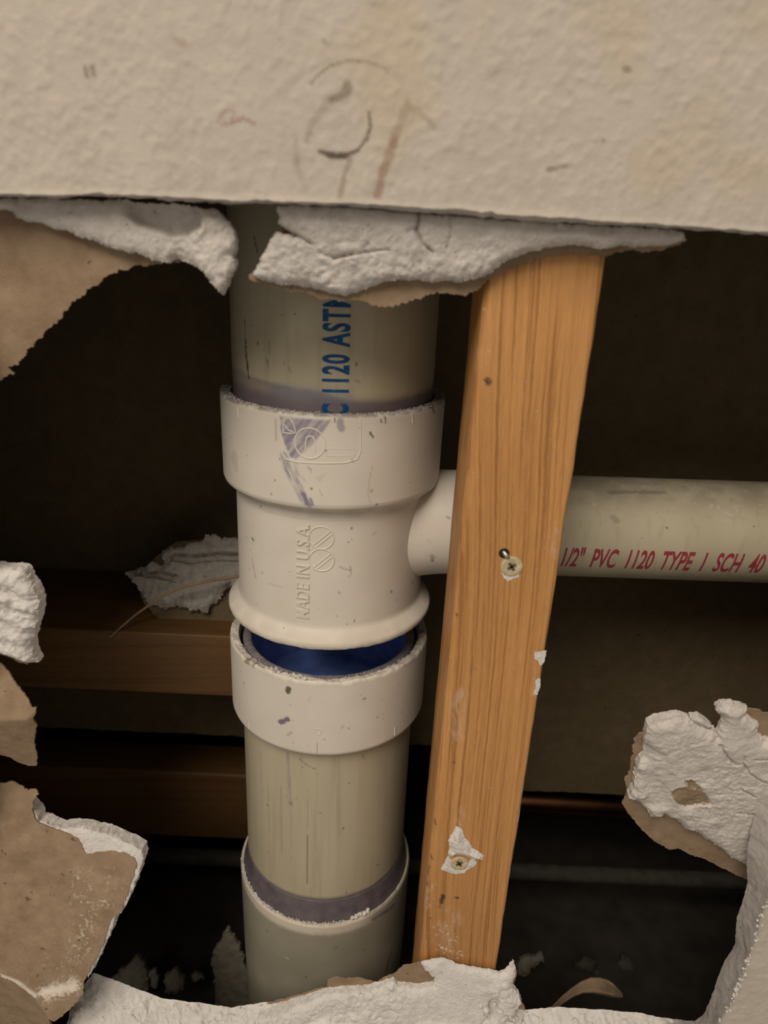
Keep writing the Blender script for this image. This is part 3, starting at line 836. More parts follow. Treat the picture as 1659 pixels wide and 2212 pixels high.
body = lathe('body', [(RB, -108), (RB + 0.05, -150), (RB + 0.15, -159.4), (44.8, -160.8), (45.7, -161.9), (49.2, -165.2), (49.75, -166.0), (49.75, -167.7), (49.3, -168.4), (48.0, -168.6), (40.5, -168.2), (39.5, -166), (39.2, -108)], PVCW, tee, 0.6, 0.55, jitter=rimj(-168.3, 0.35, 9))
def body_stain(co):
    p = to_sz(co, RB); r = np.zeros((len(co), 4)); zr = co[:, 2]
    layer(r, (0.36, 0.29, 0.20), 0.30 * ss(-zr, 158, 166) * ss(n2(p[:, 0], p[:, 1], 6, 3, 2), -0.6, 0.3))
    layer(r, (0.22, 0.15, 0.07), 0.6 * ss(-zr, 167.0, 168.2) * ss(n2(p[:, 0], p[:, 1], 3, 3, 5), -0.1, 0.4))
    items = [([(717, 1112), (716, 1120)], 0.6, 0.7, (0.08, 0.06, 0.05), 0.5), ([(545, 1163), (548, 1168)], 0.9, 0.8, (0.10, 0.07, 0.04), 0.3), ([(532, 1161)], 0.5, 0.8, (0.06, 0.05, 0.04), 0.1), ([(541, 1187)], 0.6, 0.8, (0.06, 0.05, 0.04), 0.1),
             ([(545, 1205), (548, 1225), (553, 1250)], 0.6, 0.5, (0.2, 0.16, 0.11), 0.6), ([(753, 1172)], 0.55, 0.9, (0.03, 0.03, 0.02), 0.1), ([(760, 1166)], 0.5, 0.6, (0.1, 0.08, 0.06), 0.1), ([(677, 1191)], 0.6, 0.6, (0.1, 0.08, 0.06), 0.1),
             ([(735, 1225), (748, 1230), (757, 1232)], 0.5, 0.5, (0.25, 0.2, 0.16), 0.5), ([(757, 1225), (758, 1240), (752, 1247)], 0.5, 0.5, (0.25, 0.2, 0.16), 0.4), ([(730, 1278), (735, 1282)], 0.6, 0.45, (0.2, 0.16, 0.12), 0.4),
             ([(805, 1155), (812, 1150)], 0.4, 0.4, (0.25, 0.2, 0.16), 0.4), ([(835, 1175)], 0.4, 0.6, (0.1, 0.08, 0.06), 0.1), ([(836, 1190)], 0.4, 0.6, (0.1, 0.08, 0.06), 0.1), ([(856, 1297)], 0.7, 0.7, (0.12, 0.09, 0.06), 0.3), ([(728, 1330)], 0.7, 0.4, (0.2, 0.16, 0.12), 0.3),
             ([(580, 1260), (610, 1268)], 0.5, 0.25, (0.3, 0.25, 0.2), 0.4)]
    strokes(r, p, RB, items, 120)
    return r
set_stain(body, body_stain)
v, f = text_polys('MADE IN U.S.A.', 7.6, 0.28, 0.02, 0.95, 1.08)
sA = S(668, 1240, RB)[0]; sB = S(640, 1240, RB)[0]
v[:, 1] *= (sA - sB) / v[:, 1].max()
zb_ = S(655, 1334, RB)[1]; zt_ = S(655, 1131, RB)[1]
v[:, 0] = zb_ + v[:, 0] / v[:, 0].max() * (zt_ - zb_)
wrap_up('raised_lettering', v, f, RB, sA, 0, PVCW, tee, 0.32)
for x, y in ((694, 1162), (695, 1210)):
    c0 = S(x, y, RB)
    raised_line('mould_roundel', arc_pts(c0, 5.2, 0, 360, 50, 0.98), RB, 0.75, 0.3, PVCW, tee, True)
    raised_line('mould_slash', np.array([c0 + (-3.6, -3.7), c0 + (4.0, 3.4)]), RB, 0.6, 0.3, PVCW, tee)
    raised_line('mould_slash', np.array([c0 + (-2.4, -4.6), c0 + (4.7, 2.1)]), RB, 0.5, 0.3, PVCW, tee)

# branch of the tee: swept arm into a short socket behind the stud
def tube(name, path, radii, mat, parent=None, seg=96, caps=False, origin=None, inner=None):
    path = np.array(path, float); n = len(path)
    tg = np.gradient(path, axis=0); tg /= np.linalg.norm(tg, axis=1)[:, None]
    V = []
    ref = np.array([0., -1., 0.]) if abs(tg[0][1]) < 0.9 else np.array([0., 0., 1.])
    for p, t, r in zip(path, tg, radii):
        a = ref - ref.dot(t) * t; a /= np.linalg.norm(a); b = np.cross(t, a)
        th = np.linspace(0, 2 * math.pi, seg, endpoint=False)
        V.append(p + r * (np.outer(np.cos(th), a) + np.outer(np.sin(th), b)))
    Fc = []
    for i in range(n - 1):
        for j in range(seg):
            j2 = (j + 1) % seg
            Fc.append((i * seg + j, i * seg + j2, (i + 1) * seg + j2, (i + 1) * seg + j))
    if caps:
        Fc.append(list(range(seg))[::-1]); Fc.append([(n - 1) * seg + j for j in range(seg)])
    return link_mesh(name, np.vstack(V), Fc, mat, parent, None, True, origin, 40)

BZ = lambda x: -124.3 + 0.012 * (x - 91)          # axis height of the branch line
xs_ = np.linspace(X0 + 12, 34, 40)
arm_path, arm_r = [], []
for x in xs_:
    t = np.clip((x - (X0 + 12)) / 46.0, 0, 1)
    arm_path.append((x, Y0, BZ(x) - 9.0 * (1 - t) ** 2)); arm_r.append(24.9 + 1.6 * (1 - t) ** 1.5)
for x in (34.2, 35.5, 36.5, 58, 59): arm_path.append((x, Y0, BZ(x))); arm_r.append(24.9 if x < 35 else 29.0 if x < 58.5 else 28.4)
arm = tube('branch', arm_path, arm_r, PVCW, tee, 140)
def flat_stain(fn_items, plane_y):
    """stains given as px strokes, laid on by their straight-ahead position"""
    def fn(co):
        p = co[:, [0, 2]]; r = np.zeros((len(co), 4)); front = co[:, 1] < Y0
        for k, (px, wd, a, c, br) in enumerate(fn_items):
            pl = np.array([at(x, y, plane_y)[[0, 2]] for x, y in px])
            if len(pl) == 1: pl = np.vstack([pl, pl + 0.05])
            d = seg_dist(p, pl) + n2(p[:, 0], p[:, 1], max(1, wd * .8), 3, 200 + k) * wd * br
            layer(r, c, a * (1 - ss(d, wd * .45, wd * .75)) * front)
        return r
    return fn
set_stain(arm, flat_stain([([(935, 1200), (936, 1208)], 1.3, 0.6, (0.25, 0.2, 0.12), 0.4), ([(934, 1213)], 1.5, 0.85, (0.10, 0.075, 0.05), 0.3), ([(927, 1168)], 0.9, 0.5, (0.25, 0.2, 0.15), 0.2), ([(925, 1189)], 0.6, 0.5, (0.2, 0.16, 0.12), 0.2), ([(970, 1120)], 0.5, 0.8, (0.06, 0.05, 0.04), 0.2), ([(961, 1050)], 0.6, 0.7, (0.08, 0.06, 0.05), 0.5)], 66))

# ------------------------------------------------------------------ branch pipe to the right
bp = thing('pvc_pipe', 'horizontal cream branch pipe with red printing to the right of the stud', 'pipe', (200, Y0, BZ(200)))
RBp = 24.15
bx_ = np.concatenate([np.linspace(44, 84, 12), np.linspace(86, 200, 190), np.linspace(205, XR - 1, 10)])
bw = tube('pipe_wall', [(x, Y0, BZ(x)) for x in bx_], [RBp] * len(bx_), PVCP, bp, 190)
def branch_hit(px, py):
    """front surface of the branch pipe seen at a pixel -> (x, angle from facing the room, + up)"""
    Y = Y0 - RBp
    for _ in range(12):
        q = at(px, py, Y); h = np.clip((q[2] - BZ(q[0])) / RBp, -0.999, 0.999)
        Y = 0.5 * Y + 0.5 * (Y0 - RBp * math.sqrt(1 - h * h))
    return np.array([q[0], math.asin(h)])
def bp_stain(co):
    ang = np.arctan2(co[:, 2] - BZ(co[:, 0]), -(co[:, 1] - Y0)); r = np.zeros((len(co), 4))
    p = np.stack([co[:, 0], ang * RBp], 1)
    g = ss(ang, 0.55, 1.15) * (ang < 2.6)
    layer(r, (0.20, 0.17, 0.13), 0.45 * g * ss(n2(p[:, 0], p[:, 1], 8, 4, 3), -0.6, 0.3))
    sp = n2(p[:, 0], p[:, 1], 1.5, 2, 9, 0.6)
    layer(r, (0.55, 0.50, 0.42), 0.55 * ss(ang, 0.35, 0.8) * (ang < 2.6) * ss(sp + 0.5 * n2(p[:, 0], p[:, 1], 14, 2, 10), 0.32, 0.5))
    def st(px, wd, a, c):
        pl = np.array([branch_hit(x, y) for x, y in px]) * np.array([1, RBp])
        if len(pl) == 1: pl = np.vstack([pl, pl + .05])
        d = seg_dist(p, pl) + n2(p[:, 0], p[:, 1], 2, 3, 6) * wd * 0.5
        layer(r, c, a * (1 - ss(d, wd * .4, wd)))
    st([(1316, 1063), (1370, 1063), (1435, 1064)], 1.6, 0.55, (0.16, 0.14, 0.11)); st([(1325, 1118), (1332, 1126)], 2.0, 0.45, (0.2, 0.17, 0.11)); st([(1440, 1141)], 0.6, 0.9, (0.06, 0.05, 0.03)); st([(1538, 1091)], 0.9, 0.7, (0.6, 0.55, 0.48))
    return r
set_stain(bw, bp_stain)
v, f = text_polys('1 1/2"  PVC  1120  TYPE  1  SCH  40', 10.0, 0, 0.22, 0.8, 1.0, 0.12)
vr, _ = text_polys('1 1/2"', 10.0, 0, 0.10, 0.8, 1.0, 0.12)
vr1, _ = text_polys('1/2"', 10.0, 0, 0.10, 0.8, 1.0, 0.12)
pa = branch_hit(1216, 1202); pb = branch_hit(1652, 1216)
x_start = vr[:, 0].max() - vr1[:, 0].max(); x_end = v[:, 0].max()
X_ = pa[0] + (v[:, 0] - x_start) / (x_end - x_start) * (pb[0] - pa[0])
a_lo = branch_hit(1400, 1228)[1]; a_hi = branch_hit(1400, 1187)[1]
tq = (X_ - pa[0]) / (pb[0] - pa[0])
hh = v[:, 1] / v[:, 1].max()
AN = a_lo + (a_hi - a_lo) * hh
P3 = np.stack([X_, Y0 - (RBp + 0.1) * np.cos(AN), BZ(X_) + (RBp + 0.1) * np.sin(AN)], 1)
link_mesh('printed_lettering', P3, f, INKR, bp, None, False)

# ------------------------------------------------------------------ lower coupling, cut pipe stub, lower pipe, bottom socket
RC = 49.8
cpl = thing('pipe_coupling', 'white coupling with open chalky top below the cut tee', 'pipe fitting', (X0, Y0, -225))
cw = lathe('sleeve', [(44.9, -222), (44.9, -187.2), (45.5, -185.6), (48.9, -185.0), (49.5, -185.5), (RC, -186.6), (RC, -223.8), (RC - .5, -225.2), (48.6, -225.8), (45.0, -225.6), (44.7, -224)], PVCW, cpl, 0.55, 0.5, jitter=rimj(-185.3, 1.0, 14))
def cp_stain(co):
    p = to_sz(co, RC); r = np.zeros((len(co), 4)); rr = np.hypot(co[:, 0] - X0, co[:, 1] - Y0); zr = co[:, 2]
    topm = (zr > -187.0) & (rr < 49.9)
    layer(r, (0.58, 0.52, 0.44), 0.6 * topm * ss(n2(p[:, 0], rr * 1.0, 4, 3, 51), -0.3, 0.2))
    layer(r, (0.16, 0.12, 0.08), 0.75 * topm * ss(n2(p[:, 0], rr * 0.5, 5, 3, 52), 0.25, 0.45))
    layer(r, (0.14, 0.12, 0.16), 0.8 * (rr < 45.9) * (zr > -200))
    layer(r, (0.22, 0.19, 0.16), 0.35 * topm * ss(p[:, 0], 25, 45))
    items = [([(623, 1488), (622, 1494)], 2.1, 0.95, (0.10, 0.08, 0.045), 0.25), ([(606, 1560), (622, 1553)], 1.9, 0.9, (0.13, 0.10, 0.16), 0.4), ([(622, 1588), (630, 1582)], 0.8, 0.5, (0.3, 0.26, 0.24), 0.5), ([(738, 1572), (742, 1568)], 0.6, 0.5, (0.2, 0.16, 0.12), 0.4),
             ([(700, 1598), (703, 1595)], 0.6, 0.4, (0.2, 0.16, 0.12), 0.4), ([(779, 1501)], 0.6, 0.4, (0.25, 0.2, 0.16), 0.3), ([(827, 1510)], 0.5, 0.6, (0.1, 0.08, 0.06), 0.1), ([(826, 1543)], 0.4, 0.5, (0.1, 0.08, 0.06), 0.1), ([(527, 1485)], 0.5, 0.6, (0.1, 0.08, 0.06), 0.2),
             ([(686, 1605), (685, 1626)], 0.4, 0.5, (0.18, 0.14, 0.1), 0.2), ([(665, 1612)], 0.5, 0.5, (0.12, 0.1, 0.08), 0.2), ([(663, 1518), (672, 1505)], 0.5, 0.25, (0.3, 0.26, 0.22), 0.3), ([(627, 1523)], 1.2, 0.3, (0.3, 0.26, 0.2), 0.4)]
    strokes(r, p, RC, items, 160)
    return r
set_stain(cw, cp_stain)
for x, y0_, y1_ in ((537, 1556, 1574), (853, 1570, 1588)):
    raised_line('mould_tick', np.array([S(x, y0_, RC), S(x, y1_, RC)]), RC - 0.05, 0.9, 0.35, PVCW, cpl)
raised_line('mould_figure', arc_pts(S(687, 1580, RC), 1.6, -160, 160, 24), RC - 0.05, 0.5, 0.25, PVCW, cpl)
# broken cement crumbs on the rim
def ring_crumbs(name, r0, r1, z, n, a0, a1, smin, smax, mat, parent, seed):
    r = np.random.default_rng(seed)
    th = np.radians(r.uniform(a0, a1, n)); rd = r.uniform(r0, r1, n)
    c = np.stack([X0 + rd * np.sin(th), Y0 - rd * np.cos(th), z + r.uniform(-0.1, 0.35, n)], 1)
    return tag(crumbs(name, c, r.uniform(smin, smax, n) ** 1.0, mat, parent, seed), None, None, None, 'stuff')
ring_crumbs('cement_crumbs', 45.2, 49.3, -185.0, 170, -95, 75, 0.08, 0.42, GYPW, cpl, 5)
ring_crumbs('cement_crumbs', 46.0, 48.8, -184.9, 40, -32, -8, 0.3, 1.0, GYPW, cpl, 6)
ring_crumbs('cement_crumbs', 45.4, 49.9, -64.0, 700, -90, 70, 0.06, 0.30, GYPW, tee, 7)
ring_crumbs('cement_crumbs', 46.6, 49.6, -63.9, 40, -60, -10, 0.2, 0.45, GYPW, tee, 8)

stub = thing('pipe_stub', 'cut pipe end inside the coupling, dark blue and glossy within', 'pipe', (X0, Y0, -226))
lathe('pipe_wall', [(43.6, -222), (43.6, -188.6), (43.0, -187.8), (40.2, -187.8), (39.4, -188.4)], mat_plain('primed_pipe_end', (0.16, 0.14, 0.15), (0.27, 0.24, 0.23), 4, 0.6, 0.3), stub, 0.8, 0.8, jitter=rimj(-188, 0.5, 19))
lathe('blue_bore', [(39.4, -188.4), (39.0, -190), (39.0, -222), (36, -224), (0.5, -224)], BLUE, stub, 0.9, 0.9, jitter=lambda q: q + np.stack([fbm(q, 12, 2, 5), fbm(q, 12, 2, 6), 0 * q[:, 0]], 1) * 0.35)

lp = thing('pvc_pipe', 'cream pipe with purple drip running down below the coupling', 'pipe', (X0, Y0, -330))
lw = lathe('pipe_wall', [(39, -226.2), (RP, -226.2), (RP, -322.5), (43.8, -323.6), (39, -324)], PVCP, lp, 0.75, 0.75)
def lp_stain(co):
    p = to_sz(co, RP); r = np.zeros((len(co), 4))
    items = [([(622, 1628), (625, 1690), (628, 1735)], 1.0, 0.45, (0.22, 0.18, 0.20), 0.25), ([(628, 1736)], 1.6, 0.6, (0.17, 0.13, 0.16), 0.2), ([(728, 1640), (730, 1730), (735, 1800)], 1.6, 0.14, (0.22, 0.18, 0.14), 0.5),
             ([(648, 1640), (665, 1655), (682, 1662)], 0.6, 0.5, (0.12, 0.10, 0.05), 0.5), ([(663, 1700), (663, 1790)], 0.5, 0.25, (0.15, 0.12, 0.07), 0.4), ([(663, 1805), (664, 1910)], 0.6, 0.6, (0.10, 0.08, 0.05), 0.35), ([(607, 1700), (608, 1840)], 0.6, 0.3, (0.15, 0.12, 0.08), 0.6),
             ([(755, 1692)], 0.7, 0.6, (0.12, 0.1, 0.05), 0.3), ([(692, 1757)], 0.7, 0.5, (0.12, 0.1, 0.05), 0.3), ([(785, 1630), (786, 1640)], 0.6, 0.5, (0.15, 0.12, 0.08), 0.4), ([(580, 1700), (582, 1800)], 0.8, 0.18, (0.18, 0.15, 0.1), 0.6)]
    strokes(r, p, RP, items, 200)
    layer(r, (0.12, 0.10, 0.11), 0.75 * ss(-co[:, 2] + 0.8 * n2(p[:, 0], p[:, 1], 6, 2, 4), 319.8, 322.2))
    return r
set_stain(lw, lp_stain)

bs = thing('pipe_socket', 'greyish pipe socket with purple primer ring at the foot of the stack', 'pipe fitting', (X0, Y0, -520))
lathe('primer_ring', [(43.7, -323.2), (44.6, -323.6), (45.4, -328), (46.6, -334), (47.0, -337.0)], PURP, bs, 0.8, 0.8)
sw = lathe('socket_wall', [(46.9, -337.2), (47.3, -335.8), (48.3, -335.6), (48.9, -336.6), (48.9, -345), (48.5, -395), (48.0, -420), (48, -519)], PVCG, bs, 0.9, 0.8, jitter=rimj(-336, 0.5, 29))
def bs_stain(co):
    p = to_sz(co, 48.8); r = np.zeros((len(co), 4))
    k = ss(co[:, 2] + 0.9 * n2(p[:, 0], p[:, 1], 2.0, 3, 3), -344.0, -340.0)
    layer(r, (0.70, 0.61, 0.50), 0.9 * k * (1 - 0.8 * ss(p[:, 0], 22, 34)))
    strokes(r, p, 48.8, [([(806, 1985), (830, 1970), (850, 1955)], 2.4, 0.7, (0.14, 0.11, 0.14), 0.4), ([(578, 2045), (620, 2070)], 0.7, 0.35, (0.6, 0.55, 0.45), 0.6), ([(617, 2068), (622, 2071)], 0.9, 0.7, (0.65, 0.6, 0.5), 0.3), ([(845, 2060), (835, 2100)], 2.5, 0.5, (0.1, 0.08, 0.06), 0.5), ([(725, 2048)], 2.5, 0.3, (0.15, 0.13, 0.09), 0.4), ([(786, 2052)], 1.2, 0.5, (0.12, 0.1, 0.07), 0.3)], 240)
    return r
set_stain(sw, bs_stain)
ring_crumbs('gypsum_dust', 47.0, 48.9, -335.4, 420, -80, 18, 0.15, 0.5, GYPW, bs, 9)
ring_crumbs('gypsum_dust', 46.6, 48.6, -334.6, 26, 20, 34, 0.7, 1.7, GYPW, bs, 10)

# ------------------------------------------------------------------ stud
SY0, SY1 = 14.0, 50.0
def stud_x(z): return 29.1 + (z + 16) * 0.0078, 67.1 + (z + 2.5) * 0.0100
st = thing('wooden_stud', 'warm orange pine stud standing in front of the branch pipe', 'stud', (45, 32, -522))
zs = np.concatenate([np.linspace(ZT - 1, 30, 20), np.arange(29, -335, -0.7), np.linspace(-336, -521, 20)])
# cross section: front face finely divided, rounded corners
def section():
    r = 3.2; q = []
    for a in np.linspace(180, 270, 7): q.append((r + r * math.cos(math.radians(a)), r + r * math.sin(math.radians(a))))
    for x in np.arange(r + 0.7, 38 - 1.6 - 0.35, 0.7): q.append((x, 0.0))
    r2 = 1.6
    for a in np.linspace(270, 360, 6): q.append((38 - r2 + r2 * math.cos(math.radians(a)), r2 + r2 * math.sin(math.radians(a))))
    q += [(38, 12), (38, 24), (38, 34), (36, 36), (24, 36), (12, 36), (2, 36), (0, 34), (0, 24), (0, 12)]
    return np.array(q)
sec = section(); m = len(sec)
V = []
for z in zs:
    xl_, xr_ = stud_x(z)
    V.append(np.stack([xl_ + sec[:, 0] / 38 * (xr_ - xl_), SY0 + sec[:, 1] + 0 * sec[:, 0], np.full(m, z)], 1))
V = np.vstack(V)
fr_ = V[:, 1] < SY0 + 3.3
V[:, 1] += np.where(fr_, 0.12 * n2(V[:, 0] * 1.0, V[:, 2] * 0.06, 1.6, 2, 91), 0)
V[:, 0] += 0.35 * n2(V[:, 1], V[:, 2], 18, 3, 92) * ((sec[np.tile(np.arange(m), len(zs)), 0] < 1) | (sec[np.tile(np.arange(m), len(zs)), 0] > 37))
Fc = []
for i in range(len(zs) - 1):
    for j in range(m):
        j2 = (j + 1) % m
        Fc.append((i * m + j, (i + 1) * m + j, (i + 1) * m + j2, i * m + j2))
Fc.append([j for j in range(m)]); Fc.append([(len(zs) - 1) * m + j for j in range(m)][::-1])
tim = link_mesh('timber', V, Fc, WOOD, st, None, True, None, 50)
FS = Frame((0, SY0, 0))
def stud_stain(co):
    p = co[:, [0, 2]]; r = np.zeros((len(co), 4)); front = co[:, 1] < SY0 + 3.3
    def s_(px, wd, a, c, br=0.35):
        pl = FS.trace(px)
        if len(pl) == 1: pl = np.vstack([pl, pl + .05])
        d = seg_dist(p, pl) + n2(p[:, 0], p[:, 1], max(0.9, wd * .7), 3, 71) * wd * br
        layer(r, c, a * (1 - ss(d, wd * .45, wd * .8)) * front)
    DK = (0.03, 0.02, 0.012)
    s_([(1053, 822), (1055, 826)], 1.7, 0.9, (0.06, 0.03, 0.018)); s_([(1057, 823)], 0.8, 0.7, (0.25, 0.17, 0.10))
    s_([(957, 1935), (953, 1950)], 1.5, 0.9, DK); s_([(953, 1948), (951, 1960)], 1.1, 0.5, (0.12, 0.06, 0.03)); s_([(985, 1939), (989, 1939)], 1.0, 0.95, DK)
    s_([(929, 1984)], 1.0, 0.8, DK); s_([(940, 1776), (941, 1782)], 0.8, 0.7, (0.08, 0.04, 0.02)); s_([(932, 1852), (933, 1857)], 0.8, 0.7, (0.08, 0.04, 0.02)); s_([(928, 1875), (922, 1920)], 0.4, 0.6, DK)
    s_([(987, 1329)], 0.8, 0.9, DK); s_([(1051, 1130)], 0.5, 0.8, DK); s_([(1024, 1446)], 0.6, 0.5, (0.1, 0.06, 0.03)); s_([(978, 1646), (981, 1648)], 0.7, 0.7, (0.07, 0.04, 0.02)); s_([(1120, 1757)], 0.7, 0.6, (0.15, 0.07, 0.03))
    # pale rubbed patches and gypsum dust
    nz = n2(p[:, 0], p[:, 1] * 0.35, 1.0, 3, 33)
    for px, wd, a in (([(992, 1500), (985, 1590)], 5.0, 0.35), ([(930, 1910), (920, 1960)], 4.0, 0.35), ([(1165, 1475), (1158, 1500)], 2.4, 0.8), ([(1010, 620), (1030, 760)], 6, 0.10), ([(960, 2000), (975, 2060)], 7, 0.25), ([(975, 1965), (990, 1990)], 5, 0.2), ([(1000, 1750), (990, 1780)], 4, 0.2), ([(1205, 1130), (1195, 1205)], 2.0, 0.25), ([(968, 1280), (955, 1500)], 3.0, 0.25)):
        d = seg_dist(p, FS.trace(px))
        layer(r, (0.62, 0.52, 0.42), a * (1 - ss(d, 0, wd)) * ss(nz, -0.3, 0.3) * front)
    dot = n2(p[:, 0], p[:, 1], 1.0, 2, 35)
    d = seg_dist(p, FS.trace([(945, 2005), (965, 2040), (985, 2060)]))
    layer(r, (0.72, 0.66, 0.58), 0.9 * (1 - ss(d, 1, 9)) * ss(dot, 0.38, 0.5) * front)
    layer(r, (0.65, 0.55, 0.44), 0.5 * ss(dot, 0.62, 0.72) * front)
    # chalky right arris
    xr_ = 67.1 + (co[:, 2] + 2.5) * 0.01
    layer(r, (0.66, 0.58, 0.48), 0.7 * ss(co[:, 0] - xr_, -0.9, -0.1) * ss(n2(p[:, 0] * 0, p[:, 1], 6, 3, 37), 0.0, 0.3) * ss(-co[:, 2], 150, 260) * front)
    return r
set_stain(tim, stud_stain)

# screws and gypsum left on the stud
def screw(px, py, r, label, mat_head, cross=True):
    u, v_ = FS.hit(px, py)
    c = np.array([u, SY0, v_])
    t = thing('drywall_screw', label, 'screw', c, 'screws in the stud')
    bm = bmesh.new()
    V, Fc = [], []
    prof = [(0.05, -0.25), (r * 0.35, -0.3), (r * 0.62, -0.55), (r * 0.88, -0.6), (r, -0.35), (r * 0.98, 0.2), (r * 0.5, 1.8), (r * 0.35, 6), (0.4, 30), (0.05, 32)]
    n = 28
    for a, h in prof:
        for j in range(n):
            th = 2 * math.pi * j / n
            V.append((c[0] + a * math.cos(th), c[1] + h + (0.06 * math.sin(3 * th) if a > 1 else 0), c[2] + a * math.sin(th)))
    for i in range(len(prof) - 1):
        for j in range(n):
            j2 = (j + 1) % n; Fc.append((i * n + j, i * n + j2, (i + 1) * n + j2, (i + 1) * n + j))
    bm.free()
    link_mesh('head', V, Fc, mat_head, t, None, True, None, 40)
    for k in range(2):
        a = math.radians(35 + 90 * k); L, wd = r * 0.42, r * 0.12
        dx, dz = math.cos(a), math.sin(a)
        q = []
        for s1, s2 in ((-1, -1), (1, -1), (1, 1), (-1, 1)):
            for dep in (-0.66,): q.append((c[0] + dx * L * s1 - dz * wd * s2, c[1] + dep, c[2] + dz * L * s1 + dx * wd * s2))
        q += [(a_, b_ + 0.4, c__) for a_, b_, c__ in q]
        link_mesh('drive_slot', q, [(3, 2, 1, 0), (4, 5, 6, 7), (0, 1, 5, 4), (1, 2, 6, 5), (2, 3, 7, 6), (3, 0, 4, 7)], RUST, t, None, False)
    return t
s1 = screw(1105, 1223, 4.1, 'dusty countersunk screw halfway up the pine stud', SCREWB)
s2 = screw(992, 1864, 3.9, 'countersunk screw ringed with white gypsum near the foot of the stud', SCREWB)
# small nail hole with bent nail tip by the first screw
nl = thing('nail', 'bent steel nail tip in a dark hole just above the upper screw', 'nail', (FS.hit(1090, 1196)[0], SY0, FS.hit(1090, 1196)[1]))
nu, nv = FS.hit(1089, 1195)
tube('nail_hole', [(nu, SY0 - 0.12, nv), (nu, SY0 + 0.8, nv)], [2.0, 1.9], DARK, nl, 20, True)
nu2, nv2 = FS.hit(1099, 1204)
tube('nail_shank', [(nu - 0.3, SY0 + 0.6, nv + 0.5), (nu + 0.2, SY0 - 0.4, nv), ((nu + nu2) / 2, SY0 - 0.8, (nv + nv2) / 2), (nu2, SY0 - 0.5, nv2)], [0.8, 0.9, 0.9, 0.6], STEEL, nl, 12, True)

def blob(name, px, label, cat, h, seed, parent=None, frame=FS, mat=GYPW, spacing=0.5, amp=0.5, bumps=1.0, group=None, base=0.15):
    cr = crumb(bumps, 4.5, seed)
    o = slab(name, frame.trace(px), lambda u, v, d: -np.clip(h * ss(d, -0.2, 3.2) + cr(u, v) * ss(d, 0, 1.5), 0.15, 99), lambda u, v, d: np.full_like(u, base), spacing, mat, parent, frame, amp=amp, size=1.8, seed=seed, step=0.4,
             origin=None if parent is not None else frame.pts(*[np.array([q]) for q in frame.trace([px[0]])[0]], np.array([0.]))[0])
    if label: tag(o, label, cat, group or 'gypsum stuck to the stud')
    return o
blob('gypsum_lump', [(985, 1784), (998, 1790), (1004, 1808), (1016, 1822), (1020, 1832), (1033, 1838), (1046, 1848), (1040, 1856), (1026, 1855), (1012, 1850), (1000, 1846), (985, 1846), (972, 1850), (968, 1842), (972, 1828), (968, 1816), (976, 1802)], 'white pointed gypsum lump stuck above the lower stud screw', 'gypsum lump', 2.6, 61)
blob('gypsum_lump', [(968, 1848), (976, 1858), (974, 1870), (985, 1880), (1004, 1876), (1012, 1862), (1020, 1852), (1030, 1862), (1024, 1872), (1010, 1878), (1004, 1884), (985, 1888), (968, 1884), (952, 1878), (958, 1866)], 'thin crescent of gypsum under the lower stud screw', 'gypsum lump', 0.6, 62, bumps=0.5)
blob('gypsum_lump', [(1155, 1408), (1180, 1406), (1178, 1424), (1168, 1438), (1160, 1426), (1154, 1422)], 'small white gypsum fleck on the stud edge below the branch pipe', 'gypsum lump', 0.6, 63, bumps=0.5)
blob('gypsum_lump', [(1156, 1468), (1168, 1464), (1166, 1484), (1160, 1500), (1152, 1498), (1158, 1482)], 'narrow gypsum smear at the stud edge, lower of the two flecks', 'gypsum lump', 0.4, 64, bumps=0.4)
blob('gypsum_lump', [(1082, 1236), (1096, 1244), (1118, 1240), (1124, 1232), (1120, 1246), (1104, 1250), (1098, 1256), (1090, 1250)], 'thin gypsum smear under the upper stud screw', 'gypsum lump', 0.4, 65, bumps=0.3)

# ------------------------------------------------------------------ broken pieces around the hole
# left: gypsum lump with paper edge
lg = thing('broken_drywall', 'white crumbling gypsum edge jutting in at the middle of the left side', 'drywall piece', WALL.pts(*[np.array([q]) for q in WALL.hit(0, 1330)], np.array([6.]))[0])
lump = [(-70, 1222), (0, 1236), (28, 1236), (46, 1240), (56, 1262), (68, 1280), (76, 1302), (78, 1330), (72, 1352), (66, 1376), (60, 1398), (66, 1420), (72, 1442), (52, 1442), (28, 1432), (0, 1420), (-70, 1412)]
crl = crumb(2.6, 8, 511)
slab('gypsum', WALL.trace(lump, 4), lambda u, v, d: 3.5 + crl(u, v) + 1.2 * np.sin(v * 0.8 + u * 0.3) * 0.5 + 4.0 * np.exp(-d / 1.6), lambda u, v, d: 12 + 0 * u, 0.6, GYPW, lg, amp=0.7, size=3, seed=71, step=0.5, mid=0.7)
lump_p = [(-70, 1218), (0, 1230), (40, 1234), (60, 1252), (76, 1282), (84, 1310), (82, 1345), (70, 1380), (64, 1400), (70, 1425), (60, 1436), (0, 1412), (-70, 1405)]
slab('paper', WALL.trace(lump_p, 12.3), lambda u, v, d: 12.1 + 0 * u, lambda u, v, d: 12.8 + 0 * u, 1.2, KRAFT, lg, amp=0.9, size=2.2, seed=72, step=0.4)
